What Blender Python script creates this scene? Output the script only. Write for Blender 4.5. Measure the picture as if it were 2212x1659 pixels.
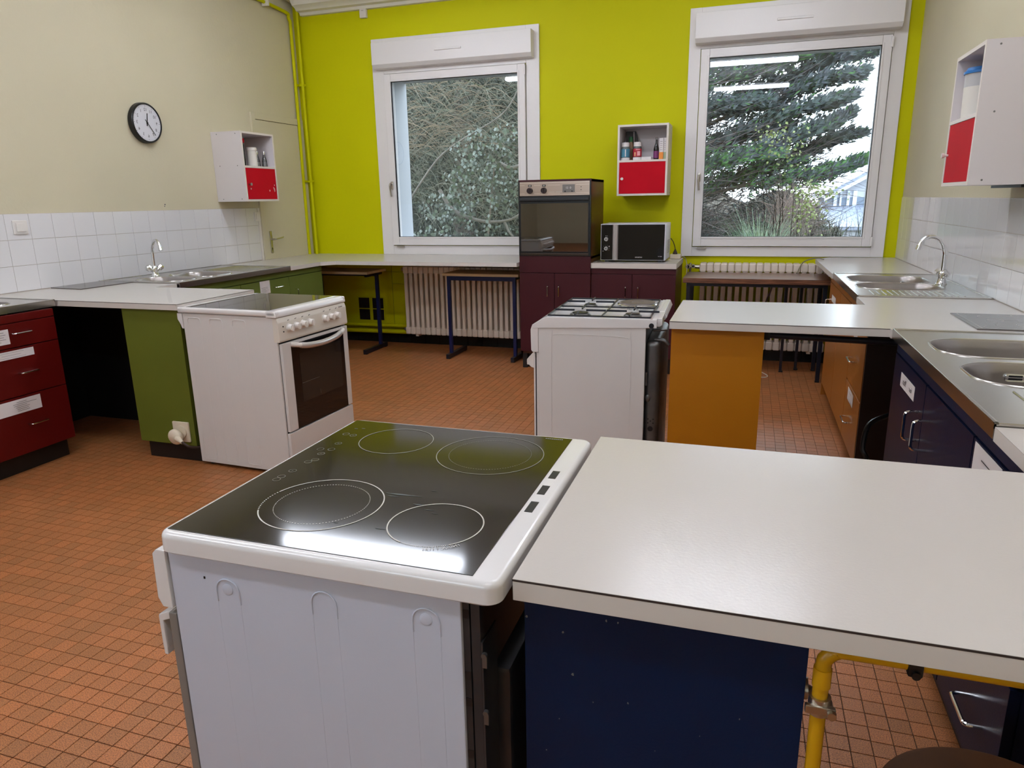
import bpy, bmesh, math, random
import numpy as np
from mathutils import Vector, Matrix, noise

SC = bpy.context.scene
COL = SC.collection
for _o in list(bpy.data.objects):
    bpy.data.objects.remove(_o)
random.seed(7)
PI = math.pi

# ------------------------------------------------------------------ camera
CAM_H = 1.4025
YAW, PIT, ROL, FPX = 0.3196, 0.2546, 0.0177, 1526.436
cy, sy, cp, sp = math.cos(YAW), math.sin(YAW), math.cos(PIT), math.sin(PIT)
fwd = Vector((-sy * cp, cy * cp, -sp)); rgt = Vector((cy, sy, 0)); dwn = fwd.cross(rgt)
cr, sr = math.cos(ROL), math.sin(ROL)
camX = cr * rgt + sr * dwn; camD = -sr * rgt + cr * dwn
cam_data = bpy.data.cameras.new('camera')
cam = bpy.data.objects.new('camera', cam_data); COL.objects.link(cam)
M = Matrix((camX, -camD, -fwd)).transposed().to_4x4(); M.translation = Vector((0, 0, CAM_H))
cam.matrix_world = M
cam_data.sensor_fit = 'HORIZONTAL'; cam_data.sensor_width = 36.0
cam_data.lens = FPX / 2212 * 36.0
cam_data.clip_start = 0.02; cam_data.clip_end = 300
SC.camera = cam

# ------------------------------------------------------------------ world, exposure
W = bpy.data.worlds.new('overcast_sky'); SC.world = W; W.use_nodes = True
nt = W.node_tree; nt.nodes.clear()
wo = nt.nodes.new('ShaderNodeOutputWorld'); bg = nt.nodes.new('ShaderNodeBackground')
tc = nt.nodes.new('ShaderNodeTexCoord'); mp = nt.nodes.new('ShaderNodeMapping'); nz = nt.nodes.new('ShaderNodeTexNoise')
rp = nt.nodes.new('ShaderNodeValToRGB')
mp.inputs['Scale'].default_value = (1.2, 1.2, 3.0)
nz.inputs['Scale'].default_value = 1.6; nz.inputs['Detail'].default_value = 4
rp.color_ramp.elements[0].position = 0.3; rp.color_ramp.elements[0].color = (0.74, 0.86, 1.0, 1)
rp.color_ramp.elements[1].position = 0.7; rp.color_ramp.elements[1].color = (0.93, 0.97, 1.0, 1)
nt.links.new(tc.outputs['Generated'], mp.inputs['Vector']); nt.links.new(mp.outputs[0], nz.inputs['Vector'])
nt.links.new(nz.outputs['Fac'], rp.inputs[0]); nt.links.new(rp.outputs[0], bg.inputs['Color'])
SKY = 5.0
bg.inputs['Strength'].default_value = SKY
nt.links.new(bg.outputs[0], wo.inputs[0])
LAMP = 21.0          # emission of the ceiling lamps' diffusers
SC.view_settings.view_transform = 'Standard'; SC.view_settings.look = 'None'
SC.view_settings.exposure = 0.55; SC.view_settings.gamma = 1.0
SC.view_settings.use_curve_mapping = False
try:
    SC.cycles.use_denoising = True
    SC.cycles.max_bounces = 10; SC.cycles.diffuse_bounces = 5; SC.cycles.glossy_bounces = 5
    SC.cycles.transparent_max_bounces = 24
    SC.cycles.sample_clamp_indirect = 6.0
    SC.cycles.caustics_reflective = False; SC.cycles.caustics_refractive = False
except Exception:
    pass

# ------------------------------------------------------------------ room numbers
XL, XR, YB = -4.2925, 1.1472, 6.4609
YF, ZC = -3.6, 3.36
ZW, ZU = 0.90, 0.867        # worktop top / underside

# ------------------------------------------------------------------ materials
def s2l(c):
    c /= 255.0
    return c / 12.92 if c <= 0.04045 else ((c + 0.055) / 1.055) ** 2.4
def rgb(r, g, b, k=1.0):
    return (s2l(r) * k, s2l(g) * k, s2l(b) * k, 1)
MATS = {}
def mat(name, color, rough=0.5, metal=0.0, bump=0.0, bscale=60.0, var=0.0, vscale=4.0, coat=0.0,
        emis=None, estr=0.0, spec=0.5, alpha=None, vcol=None, stretch=None, trans=0.0, ior=1.45, rvar=0.0):
    if name in MATS: return MATS[name]
    m = bpy.data.materials.new(name); m.use_nodes = True; MATS[name] = m
    t = m.node_tree; b = t.nodes['Principled BSDF']
    b.inputs['Base Color'].default_value = color; b.inputs['Roughness'].default_value = rough
    b.inputs['Metallic'].default_value = metal; b.inputs['Coat Weight'].default_value = coat
    b.inputs['Coat Roughness'].default_value = 0.05
    b.inputs['Specular IOR Level'].default_value = spec; b.inputs['IOR'].default_value = ior
    b.inputs['Transmission Weight'].default_value = trans
    if emis: b.inputs['Emission Color'].default_value = emis; b.inputs['Emission Strength'].default_value = estr
    g = t.nodes.new('ShaderNodeNewGeometry'); mpn = t.nodes.new('ShaderNodeMapping')
    t.links.new(g.outputs['Position'], mpn.inputs['Vector'])
    if stretch: mpn.inputs['Scale'].default_value = stretch
    if var > 0 or rvar > 0:
        n = t.nodes.new('ShaderNodeTexNoise'); n.inputs['Scale'].default_value = vscale; n.inputs['Detail'].default_value = 6
        t.links.new(mpn.outputs[0], n.inputs['Vector'])
        if var > 0:
            mx = t.nodes.new('ShaderNodeMixRGB'); mx.blend_type = 'MIX'
            c2 = vcol if vcol else tuple(max(0, c * (1 - var)) for c in color[:3]) + (1,)
            mx.inputs[1].default_value = color; mx.inputs[2].default_value = c2
            r = t.nodes.new('ShaderNodeValToRGB'); r.color_ramp.elements[0].position = 0.35; r.color_ramp.elements[1].position = 0.68
            t.links.new(n.outputs['Fac'], r.inputs[0]); t.links.new(r.outputs[0], mx.inputs[0])
            t.links.new(mx.outputs[0], b.inputs['Base Color'])
        if rvar > 0:
            mr = t.nodes.new('ShaderNodeMapRange'); mr.inputs[3].default_value = max(0, rough - rvar); mr.inputs[4].default_value = rough + rvar
            t.links.new(n.outputs['Fac'], mr.inputs[0]); t.links.new(mr.outputs[0], b.inputs['Roughness'])
    if bump > 0:
        n2 = t.nodes.new('ShaderNodeTexNoise'); n2.inputs['Scale'].default_value = bscale; n2.inputs['Detail'].default_value = 5
        t.links.new(mpn.outputs[0], n2.inputs['Vector'])
        bp = t.nodes.new('ShaderNodeBump'); bp.inputs['Strength'].default_value = bump; bp.inputs['Distance'].default_value = 0.004
        t.links.new(n2.outputs['Fac'], bp.inputs['Height']); t.links.new(bp.outputs[0], b.inputs['Normal'])
    return m

BEIGE = mat('wall_cream_paint', (0.60, 0.545, 0.385, 1), 0.6, bump=0.25, bscale=45, var=0.05, vscale=1.3)
LIME = mat('lime_paint', (0.54, 0.53, 0.0, 1), 0.55, spec=0.15, bump=0.12, bscale=60, var=0.04, vscale=1.5)
CEIL = mat('ceiling_white', (0.86, 0.85, 0.83, 1), 0.8)
LAM = mat('white_laminate', (0.53, 0.49, 0.455, 1), 0.21, bump=0.06, bscale=180, var=0.03, vscale=2.0, spec=0.5)
LAMEDGE = mat('laminate_edge', (0.60, 0.56, 0.52, 1), 0.45, bump=0.05, bscale=120)
SEAM = mat('dark_seam', (0.035, 0.022, 0.018, 1), 0.6)
ENAMEL = mat('white_enamel', (0.72, 0.70, 0.695, 1), 0.16, coat=0.4, var=0.02, vscale=5)
ENAMEL2 = mat('satin_white_metal', (0.64, 0.615, 0.60, 1), 0.38, bump=0.05, bscale=300, var=0.03, vscale=3)
ENAMELB = mat('white_metal_daylight_tint', (0.53, 0.56, 0.66, 1), 0.36, bump=0.06, bscale=420, var=0.03, vscale=3)  # base colour holds part of the cool daylight on the cooker sides
CREAMP = mat('cream_control_panel', (0.66, 0.61, 0.54, 1), 0.4)
PVC = mat('white_pvc', (0.76, 0.73, 0.72, 1), 0.32)
PVCD = mat('white_outdoor_paint', (0.40, 0.42, 0.45, 1), 0.6)
BLACK = mat('black_plastic', (0.006, 0.006, 0.007, 1), 0.35)
BLACKG = mat('black_glass', (0.004, 0.004, 0.005, 1), 0.05, spec=0.6)
MIRRORG = mat('smoked_mirror_glass', (0.24, 0.24, 0.25, 1), 0.03, metal=1.0)
HOBG = mat('ceramic_hob_glass', (0.012, 0.009, 0.007, 1), 0.085, spec=0.5, ior=1.5)
HOBG2 = mat('grey_hob_glass', (0.10, 0.085, 0.08, 1), 0.22, spec=0.8)
INK = mat('pale_print', (0.50, 0.48, 0.43, 1), 0.5)
INKD = mat('dim_print', (0.20, 0.195, 0.15, 1), 0.5)
DARKINK = mat('dark_print', (0.02, 0.02, 0.022, 1), 0.6)
STEEL = mat('brushed_steel', (0.56, 0.54, 0.51, 1), 0.24, metal=1.0, rvar=0.04, vscale=9)
STEELD = mat('basin_steel', (0.36, 0.33, 0.31, 1), 0.30, metal=1.0, rvar=0.05, vscale=20)
CHROME = mat('chrome', (0.80, 0.80, 0.80, 1), 0.07, metal=1.0)
NICKEL = mat('worn_nickel', (0.50, 0.46, 0.40, 1), 0.3, metal=1.0)
GALV = mat('galvanised_sheet', (0.17, 0.165, 0.16, 1), 0.42, metal=0.85, var=0.3, vscale=14, rvar=0.1)
DARKSHEET = mat('dark_sheet_metal', (0.055, 0.055, 0.06, 1), 0.4, metal=0.6, var=0.3, vscale=9)
GREENP = mat('olive_green_panel', (0.115, 0.135, 0.016, 1), 0.5, bump=0.15, bscale=240, var=0.08, vscale=3, spec=0.28)
GREEND = mat('olive_green_door', (0.125, 0.165, 0.032, 1), 0.42, bump=0.12, bscale=240, var=0.06, vscale=3, spec=0.28)
REDP = mat('dark_red_laminate', (0.10, 0.003, 0.002, 1), 0.42, bump=0.12, bscale=240, var=0.1, vscale=3, spec=0.28)
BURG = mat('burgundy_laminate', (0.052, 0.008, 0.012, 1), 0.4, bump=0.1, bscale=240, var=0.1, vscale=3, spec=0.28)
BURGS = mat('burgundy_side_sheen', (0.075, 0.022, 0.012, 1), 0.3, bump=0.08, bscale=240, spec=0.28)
ORANGE = mat('ochre_orange_laminate', (0.42, 0.155, 0.006, 1), 0.4, bump=0.1, bscale=240, var=0.06, vscale=3, spec=0.28)
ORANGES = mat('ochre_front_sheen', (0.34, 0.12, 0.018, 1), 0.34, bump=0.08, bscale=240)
BROWN = mat('dark_brown_panel', (0.022, 0.008, 0.004, 1), 0.5)
NAVY = mat('navy_panel', (0.0004, 0.012, 0.050, 1), 0.42, bump=0.15, bscale=260, var=0.2, vscale=5, spec=0.28)
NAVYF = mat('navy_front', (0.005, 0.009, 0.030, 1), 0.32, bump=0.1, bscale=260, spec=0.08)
KICK = mat('black_plinth', (0.010, 0.007, 0.006, 1), 0.5)
VOID = mat('knee_space_shade', (0.004, 0.003, 0.003, 1), 0.8)
CABW = mat('white_cabinet_board', (0.66, 0.61, 0.61, 1), 0.4, bump=0.04, bscale=200)
CABG = mat('cabinet_edge_cream', (0.72, 0.66, 0.60, 1), 0.45)
REDDOOR = mat('bright_red_door', (0.50, 0.004, 0.014, 1), 0.6, var=0.08, vscale=6, spec=0.12)
PAPER = mat('white_paper', (0.72, 0.68, 0.68, 1), 0.7)
TILEW = mat('glazed_white_tile', (0.76, 0.745, 0.75, 1), 0.10, coat=0.3, var=0.03, vscale=2)
GROUTW = mat('wall_tile_grout', (0.48, 0.42, 0.36, 1), 0.8)
TILEB = mat('black_plinth_tile', (0.008, 0.009, 0.008, 1), 0.25)
GROUTF = mat('floor_grout', (0.045, 0.020, 0.010, 1), 0.85)
NAVYMET = mat('navy_metal_tube', (0.006, 0.010, 0.060, 1), 0.35)
BLACKMET = mat('black_metal_tube', (0.006, 0.007, 0.014, 1), 0.35)
BEECH = mat('beech_board', (0.74, 0.58, 0.36, 1), 0.45, var=0.12, vscale=8, stretch=(1, 8, 8))
RAD = mat('radiator_cream', (0.78, 0.68, 0.58, 1), 0.38)
YELLOW = mat('gas_pipe_yellow', (0.52, 0.27, 0.004, 1), 0.35)
STOOLM = mat('brown_vinyl', (0.15, 0.052, 0.012, 1), 0.6, var=0.25, vscale=9, spec=0.2)
SOCK = mat('cream_socket_plastic', (0.66, 0.58, 0.45, 1), 0.35)
SWITCH = mat('switch_plastic', (0.74, 0.70, 0.66, 1), 0.35)
CORN = mat('cornice_white', (0.72, 0.69, 0.62, 1), 0.6)
CREAMPIPE = mat('cream_pipe_paint', (0.56, 0.49, 0.30, 1), 0.4)
OVENFACE = mat('bronze_oven_fascia', (0.42, 0.33, 0.27, 1), 0.32, metal=0.75)
GREYPL = mat('grey_plastic', (0.16, 0.15, 0.14, 1), 0.4)
MWFRAME = mat('microwave_white', (0.66, 0.67, 0.76, 1), 0.3)
SILVER = mat('silver_handle', (0.56, 0.53, 0.52, 1), 0.3, metal=0.6)
CORDB = mat('dark_cord', (0.03, 0.015, 0.010, 1), 0.45)
CORDW = mat('white_cord', (0.62, 0.58, 0.50, 1), 0.45)
SLATE = mat('slate_roof', (0.20, 0.23, 0.30, 1), 0.4, var=0.3, vscale=8)
BARK = mat('grey_bark', (0.10, 0.082, 0.075, 1), 0.9, var=0.3, vscale=12)
BARKL = mat('pale_bark', (0.11, 0.10, 0.095, 1), 0.9, var=0.3, vscale=12)
NEEDLE = mat('conifer_needles', (0.040, 0.062, 0.058, 1), 0.8, var=0.7, vscale=3.0, vcol=(0.052, 0.055, 0.075, 1))
NEEDLEG = mat('fresh_needles', (0.055, 0.15, 0.04, 1), 0.7, var=0.5, vscale=5)
TWIG = mat('dry_twigs', (0.135, 0.135, 0.115, 1), 0.85, var=0.6, vscale=2.5, vcol=(0.07, 0.085, 0.06, 1))
TWIGB = mat('brown_twigs', (0.13, 0.10, 0.07, 1), 0.85, var=0.4, vscale=4)
LEAF = mat('ivy_leaves', (0.060, 0.075, 0.072, 1), 0.35, var=0.6, vscale=6, vcol=(0.05, 0.075, 0.055, 1))
LEAFY = mat('yellow_green_leaves', (0.13, 0.16, 0.055, 1), 0.5, var=0.4, vscale=6)
GRASSM = mat('pampas_blades', (0.11, 0.19, 0.12, 1), 0.6, var=0.5, vscale=10, vcol=(0.20, 0.25, 0.18, 1))
DARKHEDGE = mat('shaded_thicket', (0.030, 0.034, 0.028, 1), 0.9, var=0.6, vscale=4, bump=0.6, bscale=8)
GROUND = mat('garden_ground', (0.07, 0.06, 0.035, 1), 0.9, var=0.4, vscale=1.5)

def floor_tile_mat():
    m = bpy.data.materials.new('terracotta_tile'); m.use_nodes = True; MATS['terracotta_tile'] = m
    t = m.node_tree; b = t.nodes['Principled BSDF']
    g = t.nodes.new('ShaderNodeNewGeometry')
    sn = t.nodes.new('ShaderNodeVectorMath'); sn.operation = 'SNAP'; sn.inputs[1].default_value = (PITCH, PITCH, 1.0)
    of = t.nodes.new('ShaderNodeVectorMath'); of.operation = 'SUBTRACT'; of.inputs[1].default_value = (TX0, TY0, 0.5)
    t.links.new(g.outputs['Position'], of.inputs[0]); t.links.new(of.outputs[0], sn.inputs[0])
    wn = t.nodes.new('ShaderNodeTexWhiteNoise'); wn.noise_dimensions = '2D'; t.links.new(sn.outputs[0], wn.inputs['Vector'])
    n = t.nodes.new('ShaderNodeTexNoise'); n.inputs['Scale'].default_value = 330; n.inputs['Detail'].default_value = 3
    t.links.new(g.outputs['Position'], n.inputs['Vector'])
    n3 = t.nodes.new('ShaderNodeTexNoise'); n3.inputs['Scale'].default_value = 1.3
    t.links.new(g.outputs['Position'], n3.inputs['Vector'])
    r1 = t.nodes.new('ShaderNodeValToRGB'); e = r1.color_ramp.elements
    e[0].position = 0.36; e[0].color = (0.17, 0.058, 0.022, 1); e[1].position = 0.62; e[1].color = (0.48, 0.178, 0.055, 1)
    t.links.new(n.outputs['Fac'], r1.inputs[0])
    mx = t.nodes.new('ShaderNodeMixRGB'); mx.blend_type = 'MULTIPLY'; mx.inputs[0].default_value = 1.0
    mr = t.nodes.new('ShaderNodeValToRGB'); mr.color_ramp.elements[0].color = (0.84, 0.88, 0.88, 1); mr.color_ramp.elements[1].color = (1.10, 1.05, 1.03, 1)
    t.links.new(wn.outputs['Value'], mr.inputs[0]); t.links.new(r1.outputs[0], mx.inputs[1]); t.links.new(mr.outputs[0], mx.inputs[2])
    mx2 = t.nodes.new('ShaderNodeMixRGB'); mx2.blend_type = 'MULTIPLY'; mx2.inputs[0].default_value = 1.0
    mr2 = t.nodes.new('ShaderNodeValToRGB'); mr2.color_ramp.elements[0].position = .3; mr2.color_ramp.elements[1].position = .7
    mr2.color_ramp.elements[0].color = (0.88, 0.90, 0.9, 1); mr2.color_ramp.elements[1].color = (1.06, 1.05, 1.05, 1)
    t.links.new(n3.outputs['Fac'], mr2.inputs[0]); t.links.new(mx.outputs[0], mx2.inputs[1]); t.links.new(mr2.outputs[0], mx2.inputs[2])
    t.links.new(mx2.outputs[0], b.inputs['Base Color'])
    b.inputs['Roughness'].default_value = 0.42; b.inputs['Specular IOR Level'].default_value = 0.45
    bp = t.nodes.new('ShaderNodeBump'); bp.inputs['Strength'].default_value = 0.35; bp.inputs['Distance'].default_value = 0.002
    t.links.new(n.outputs['Fac'], bp.inputs['Height']); t.links.new(bp.outputs[0], b.inputs['Normal'])
    return m

def wood_mat():
    m = bpy.data.materials.new('walnut_laminate'); m.use_nodes = True
    t = m.node_tree; b = t.nodes['Principled BSDF']
    g = t.nodes.new('ShaderNodeNewGeometry'); mpn = t.nodes.new('ShaderNodeMapping'); mpn.inputs['Scale'].default_value = (1.2, 9, 22)
    w = t.nodes.new('ShaderNodeTexNoise'); w.inputs['Scale'].default_value = 3.2; w.inputs['Detail'].default_value = 8; w.inputs['Distortion'].default_value = 1.6
    t.links.new(g.outputs['Position'], mpn.inputs[0]); t.links.new(mpn.outputs[0], w.inputs['Vector'])
    r = t.nodes.new('ShaderNodeValToRGB'); e = r.color_ramp.elements
    e[0].position = .35; e[0].color = (0.055, 0.018, 0.010, 1); e[1].position = .62; e[1].color = (0.20, 0.085, 0.045, 1)
    t.links.new(w.outputs['Fac'], r.inputs[0]); t.links.new(r.outputs[0], b.inputs['Base Color'])
    b.inputs['Roughness'].default_value = 0.28
    return m
WALNUT = wood_mat()

def pane_mat(name='window_glass', f0=0.045, tint=(0.93, 0.96, 0.97, 1), rough=0.0):
    m = bpy.data.materials.new(name); m.use_nodes = True
    t = m.node_tree; t.nodes.clear()
    o = t.nodes.new('ShaderNodeOutputMaterial'); mx = t.nodes.new('ShaderNodeMixShader')
    tr = t.nodes.new('ShaderNodeBsdfTransparent'); tr.inputs[0].default_value = tint
    gl = t.nodes.new('ShaderNodeBsdfGlossy'); gl.inputs['Roughness'].default_value = rough
    fr = t.nodes.new('ShaderNodeFresnel'); fr.inputs['IOR'].default_value = 1.0 + 2 * math.sqrt(f0) / (1 - math.sqrt(f0))
    t.links.new(fr.outputs[0], mx.inputs[0]); t.links.new(tr.outputs[0], mx.inputs[1]); t.links.new(gl.outputs[0], mx.inputs[2])
    t.links.new(mx.outputs[0], o.inputs[0])
    return m
GLASS = pane_mat('window_glass', 0.05)
JARGLASS = pane_mat('jar_glass', 0.08, (0.75, 0.78, 0.78, 1), 0.02)
LAMPM = mat('lamp_diffuser', (0.8, 0.8, 0.8, 1), 0.5, emis=(0.90, 0.955, 1.08, 1), estr=LAMP)

# ------------------------------------------------------------------ mesh helpers
def weighted(me, ang):
    # area weighted corner normals, so that bevelled flat faces stay flat
    nf = len(me.polygons); nl = len(me.loops)
    fn = np.empty(nf * 3); me.polygons.foreach_get('normal', fn); fn = fn.reshape(-1, 3)
    fa = np.empty(nf); me.polygons.foreach_get('area', fa)
    lv = np.empty(nl, dtype=np.int64); me.loops.foreach_get('vertex_index', lv)
    ls = np.empty(nf, dtype=np.int64); me.polygons.foreach_get('loop_start', ls)
    lt = np.empty(nf, dtype=np.int64); me.polygons.foreach_get('loop_total', lt)
    lf = np.repeat(np.arange(nf), lt)
    order = np.argsort(lv, kind='stable'); out = np.zeros((nl, 3)); cth = math.cos(math.radians(ang))
    sv = lv[order]; cuts = np.flatnonzero(np.diff(sv)) + 1
    for grp in np.split(order, cuts):
        f = lf[grp]; N = fn[f]; D = (N @ N.T) > cth
        out[grp] = (D * fa[f][None, :]) @ N
    l = np.linalg.norm(out, axis=1, keepdims=True); l[l < 1e-12] = 1
    out = out / l
    bad = np.linalg.norm(out, axis=1) < .5
    out[bad] = fn[lf[bad]]
    me.normals_split_custom_set([tuple(v) for v in out])

class MB:
    def __init__(s, M=None):
        s.bm = bmesh.new(); s.M = M
    def _fin(s, geom):
        if s.M is not None: bmesh.ops.transform(s.bm, matrix=s.M, verts=geom)
    def box(s, x0, x1, y0, y1, z0, z1, b=0.0, seg=2, R=None):
        m = Matrix.Translation(((x0 + x1) / 2, (y0 + y1) / 2, (z0 + z1) / 2)) @ Matrix.Diagonal((abs(x1 - x0), abs(y1 - y0), abs(z1 - z0), 1))
        g = bmesh.ops.create_cube(s.bm, size=1.0, matrix=m)['verts']
        if b > 0:
            es = list({e for v in g for e in v.link_edges})
            r = bmesh.ops.bevel(s.bm, geom=es, offset=b, segments=seg, affect='EDGES', profile=0.5)
            g = list({v for f in r['faces'] for v in f.verts} | {v for v in g if v.is_valid})
        if R is not None: bmesh.ops.transform(s.bm, matrix=R, verts=g)
        s._fin(g); return s
    def prism(s, pts, a0, a1, axis='z', b=0.0):
        def mk(p, a):
            if axis == 'z': return (p[0], p[1], a)
            if axis == 'y': return (p[0], a, p[1])
            return (a, p[0], p[1])
        lo = [s.bm.verts.new(mk(p, a0)) for p in pts]; hi = [s.bm.verts.new(mk(p, a1)) for p in pts]
        n = len(pts); fs = [s.bm.faces.new(lo[::-1]), s.bm.faces.new(hi)]
        for i in range(n): fs.append(s.bm.faces.new((lo[i], lo[(i + 1) % n], hi[(i + 1) % n], hi[i])))
        bmesh.ops.recalc_face_normals(s.bm, faces=fs)
        g = lo + hi
        if b > 0:
            es = list({e for v in g for e in v.link_edges})
            r = bmesh.ops.bevel(s.bm, geom=es, offset=b, segments=2, affect='EDGES', profile=0.5)
            g = list({v for f in r['faces'] for v in f.verts} | {v for v in g if v.is_valid})
        s._fin(g); return s
    def cyl(s, p0, p1, r, r2=None, n=20, cap=True):
        p0, p1 = Vector(p0), Vector(p1); d = p1 - p0
        q = Vector((0, 0, 1)).rotation_difference(d.normalized()).to_matrix().to_4x4()
        m = Matrix.Translation((p0 + p1) / 2) @ q
        g = bmesh.ops.create_cone(s.bm, cap_ends=cap, segments=n, radius1=r, radius2=r if r2 is None else r2, depth=d.length, matrix=m)['verts']
        s._fin(g); return s
    def ball(s, c, r, n=14, sc=(1, 1, 1)):
        m = Matrix.Translation(c) @ Matrix.Diagonal((sc[0], sc[1], sc[2], 1))
        g = bmesh.ops.create_uvsphere(s.bm, u_segments=n, v_segments=max(6, n // 2), radius=r, matrix=m)['verts']
        s._fin(g); return s
    def lathe(s, prof, c=(0, 0, 0), n=24):
        rings = []
        g = []
        for r, z in prof:
            if r < 1e-6:
                v = s.bm.verts.new((c[0], c[1], c[2] + z)); rings.append([v]); g.append(v)
            else:
                ring = [s.bm.verts.new((c[0] + r * math.cos(2 * PI * i / n), c[1] + r * math.sin(2 * PI * i / n), c[2] + z)) for i in range(n)]
                rings.append(ring); g += ring
        for a, b_ in zip(rings, rings[1:]):
            if len(a) == 1 and len(b_) == 1: continue
            for i in range(n):
                j = (i + 1) % n
                if len(a) == 1: s.bm.faces.new((a[0], b_[j], b_[i]))
                elif len(b_) == 1: s.bm.faces.new((a[i], a[j], b_[0]))
                else: s.bm.faces.new((a[i], a[j], b_[j], b_[i]))
        bmesh.ops.recalc_face_normals(s.bm, faces=list({f for v in g for f in v.link_faces}))
        s._fin(g); return s
    def tube(s, pts, r, n=10, sub=0, r1=None, flat=1.0):
        P = [Vector(p) for p in pts]
        if sub:
            Q = []
            for i in range(len(P) - 1):
                a = P[max(i - 1, 0)]; b = P[i]; c = P[i + 1]; d = P[min(i + 2, len(P) - 1)]
                for k in range(sub):
                    t = k / sub
                    Q.append(0.5 * ((2 * b) + (c - a) * t + (2 * a - 5 * b + 4 * c - d) * t * t + (3 * b - a - 3 * c + d) * t ** 3))
            Q.append(P[-1]); P = Q
        N = len(P); g = []; rings = []
        T = (P[1] - P[0]).normalized(); up = Vector((0, 0, 1)) if abs(T.z) < 0.9 else Vector((1, 0, 0))
        U = T.cross(up).normalized()
        for i in range(N):
            T2 = (P[min(i + 1, N - 1)] - P[max(i - 1, 0)]).normalized()
            U = (U - T2 * U.dot(T2)).normalized(); V = T2.cross(U)
            rr = r if r1 is None else r + (r1 - r) * i / (N - 1)
            ring = [s.bm.verts.new(P[i] + U * rr * math.cos(2 * PI * k / n) + V * rr * flat * math.sin(2 * PI * k / n)) for k in range(n)]
            rings.append(ring); g += ring
        for a, b in zip(rings, rings[1:]):
            for k in range(n): s.bm.faces.new((a[k], a[(k + 1) % n], b[(k + 1) % n], b[k]))
        s.bm.faces.new(rings[0][::-1]); s.bm.faces.new(rings[-1])
        s._fin(g); return s
    def ring(s, c, r, w, z, n=64, dash=0, a0=0, a1=2 * PI):
        g = []
        for i in range(n):
            if dash and i % dash: continue
            t0 = a0 + (a1 - a0) * i / n; t1 = a0 + (a1 - a0) * (i + (0.9 if dash else 1.0)) / n
            q = [s.bm.verts.new((c[0] + rr * math.cos(t), c[1] + rr * math.sin(t), z)) for rr, t in ((r - w, t0), (r, t0), (r, t1), (r - w, t1))]
            s.bm.faces.new(q); g += q
        s._fin(g); return s
    def quad(s, *p):
        g = [s.bm.verts.new(q) for q in p]; s.bm.faces.new(g); s._fin(g); return s
    def mesh(s, name, m, ang=35, off=None):
        if off is not None: bmesh.ops.translate(s.bm, verts=s.bm.verts, vec=-Vector(off))
        me = bpy.data.meshes.new(name); s.bm.normal_update(); s.bm.to_mesh(me); s.bm.free()
        me.materials.append(m)
        me.polygons.foreach_set('use_smooth', [True] * len(me.polygons))
        if len(me.polygons) < 6000: weighted(me, ang)
        else: me.set_sharp_from_angle(angle=math.radians(ang))
        return me

def thing(name, label=None, cat=None, loc=(0, 0, 0), rz=0.0, group=None, kind=None, local=False):
    o = bpy.data.objects.new(name, None); COL.objects.link(o)
    o.location = loc; o.rotation_euler = (0, 0, rz); o.empty_display_size = 0.05
    if label: o['label'] = label
    if cat: o['category'] = cat
    if group: o['group'] = group
    if kind: o['kind'] = kind
    OFF[o.name] = Vector((0, 0, 0)) if local else Vector(loc)
    return o
OFF = {}
def part(parent, name, mb, m, label=None, kind=None, ang=35):
    off = OFF.get(parent.name) if parent is not None else None
    o = bpy.data.objects.new(name, mb.mesh(name, m, ang, off)); COL.objects.link(o)
    if parent is not None:
        o.parent = parent; OFF[o.name] = off
    if label: o['label'] = label
    if kind: o['kind'] = kind
    return o
def solo(name, mb, m, label, cat, group=None, base=None, kind=None):
    base = Vector(base or (0, 0, 0))
    o = bpy.data.objects.new(name, mb.mesh(name, m, 35, base)); COL.objects.link(o); o.location = base
    o['label'] = label; o['category'] = cat; OFF[o.name] = base
    if group: o['group'] = group
    if kind: o['kind'] = kind
    return o
def struct(name, mb, m):
    o = bpy.data.objects.new(name, mb.mesh(name, m)); COL.objects.link(o); o['kind'] = 'structure'; OFF[o.name] = Vector((0, 0, 0))
    return o
def copy_tree(o, parent=None):
    c = o.copy(); COL.objects.link(c); c.parent = parent; OFF[c.name] = OFF.get(o.name)
    for ch in list(o.children): copy_tree(ch, c)
    return c
def fromdata(parent, name, V, F, m, kind=None, smooth=False, label=None):
    me = bpy.data.meshes.new(name); me.from_pydata(V, [], F); me.materials.append(m); me.update()
    if smooth: me.polygons.foreach_set('use_smooth', [True] * len(me.polygons))
    o = bpy.data.objects.new(name, me); COL.objects.link(o)
    if parent is not None: o.parent = parent; OFF[o.name] = OFF.get(parent.name)
    if kind: o['kind'] = kind
    if label: o['label'] = label
    return o
def text(parent, name, s, size, origin, right, up, m, mirror=True, lift=0.0006):
    cu = bpy.data.curves.new('t', 'FONT'); cu.body = s; cu.size = size; cu.align_x = 'CENTER'; cu.align_y = 'CENTER'
    to = bpy.data.objects.new('t', cu); COL.objects.link(to)
    dg = bpy.context.evaluated_depsgraph_get(); me = bpy.data.meshes.new_from_object(to.evaluated_get(dg))
    bpy.data.objects.remove(to)
    right, up = Vector(right).normalized(), Vector(up).normalized(); nrm = right.cross(up)
    o_ = Vector(origin) - (OFF.get(parent.name) if parent else Vector()) + nrm * lift
    if mirror: right = -right
    M4 = Matrix((right, up, nrm)).transposed().to_4x4(); M4.translation = o_
    me.transform(M4); me.materials.clear(); me.materials.append(m); me.name = name
    o = bpy.data.objects.new(name, me); COL.objects.link(o); o.parent = parent; OFF[o.name] = OFF.get(parent.name)
    return o
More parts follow.
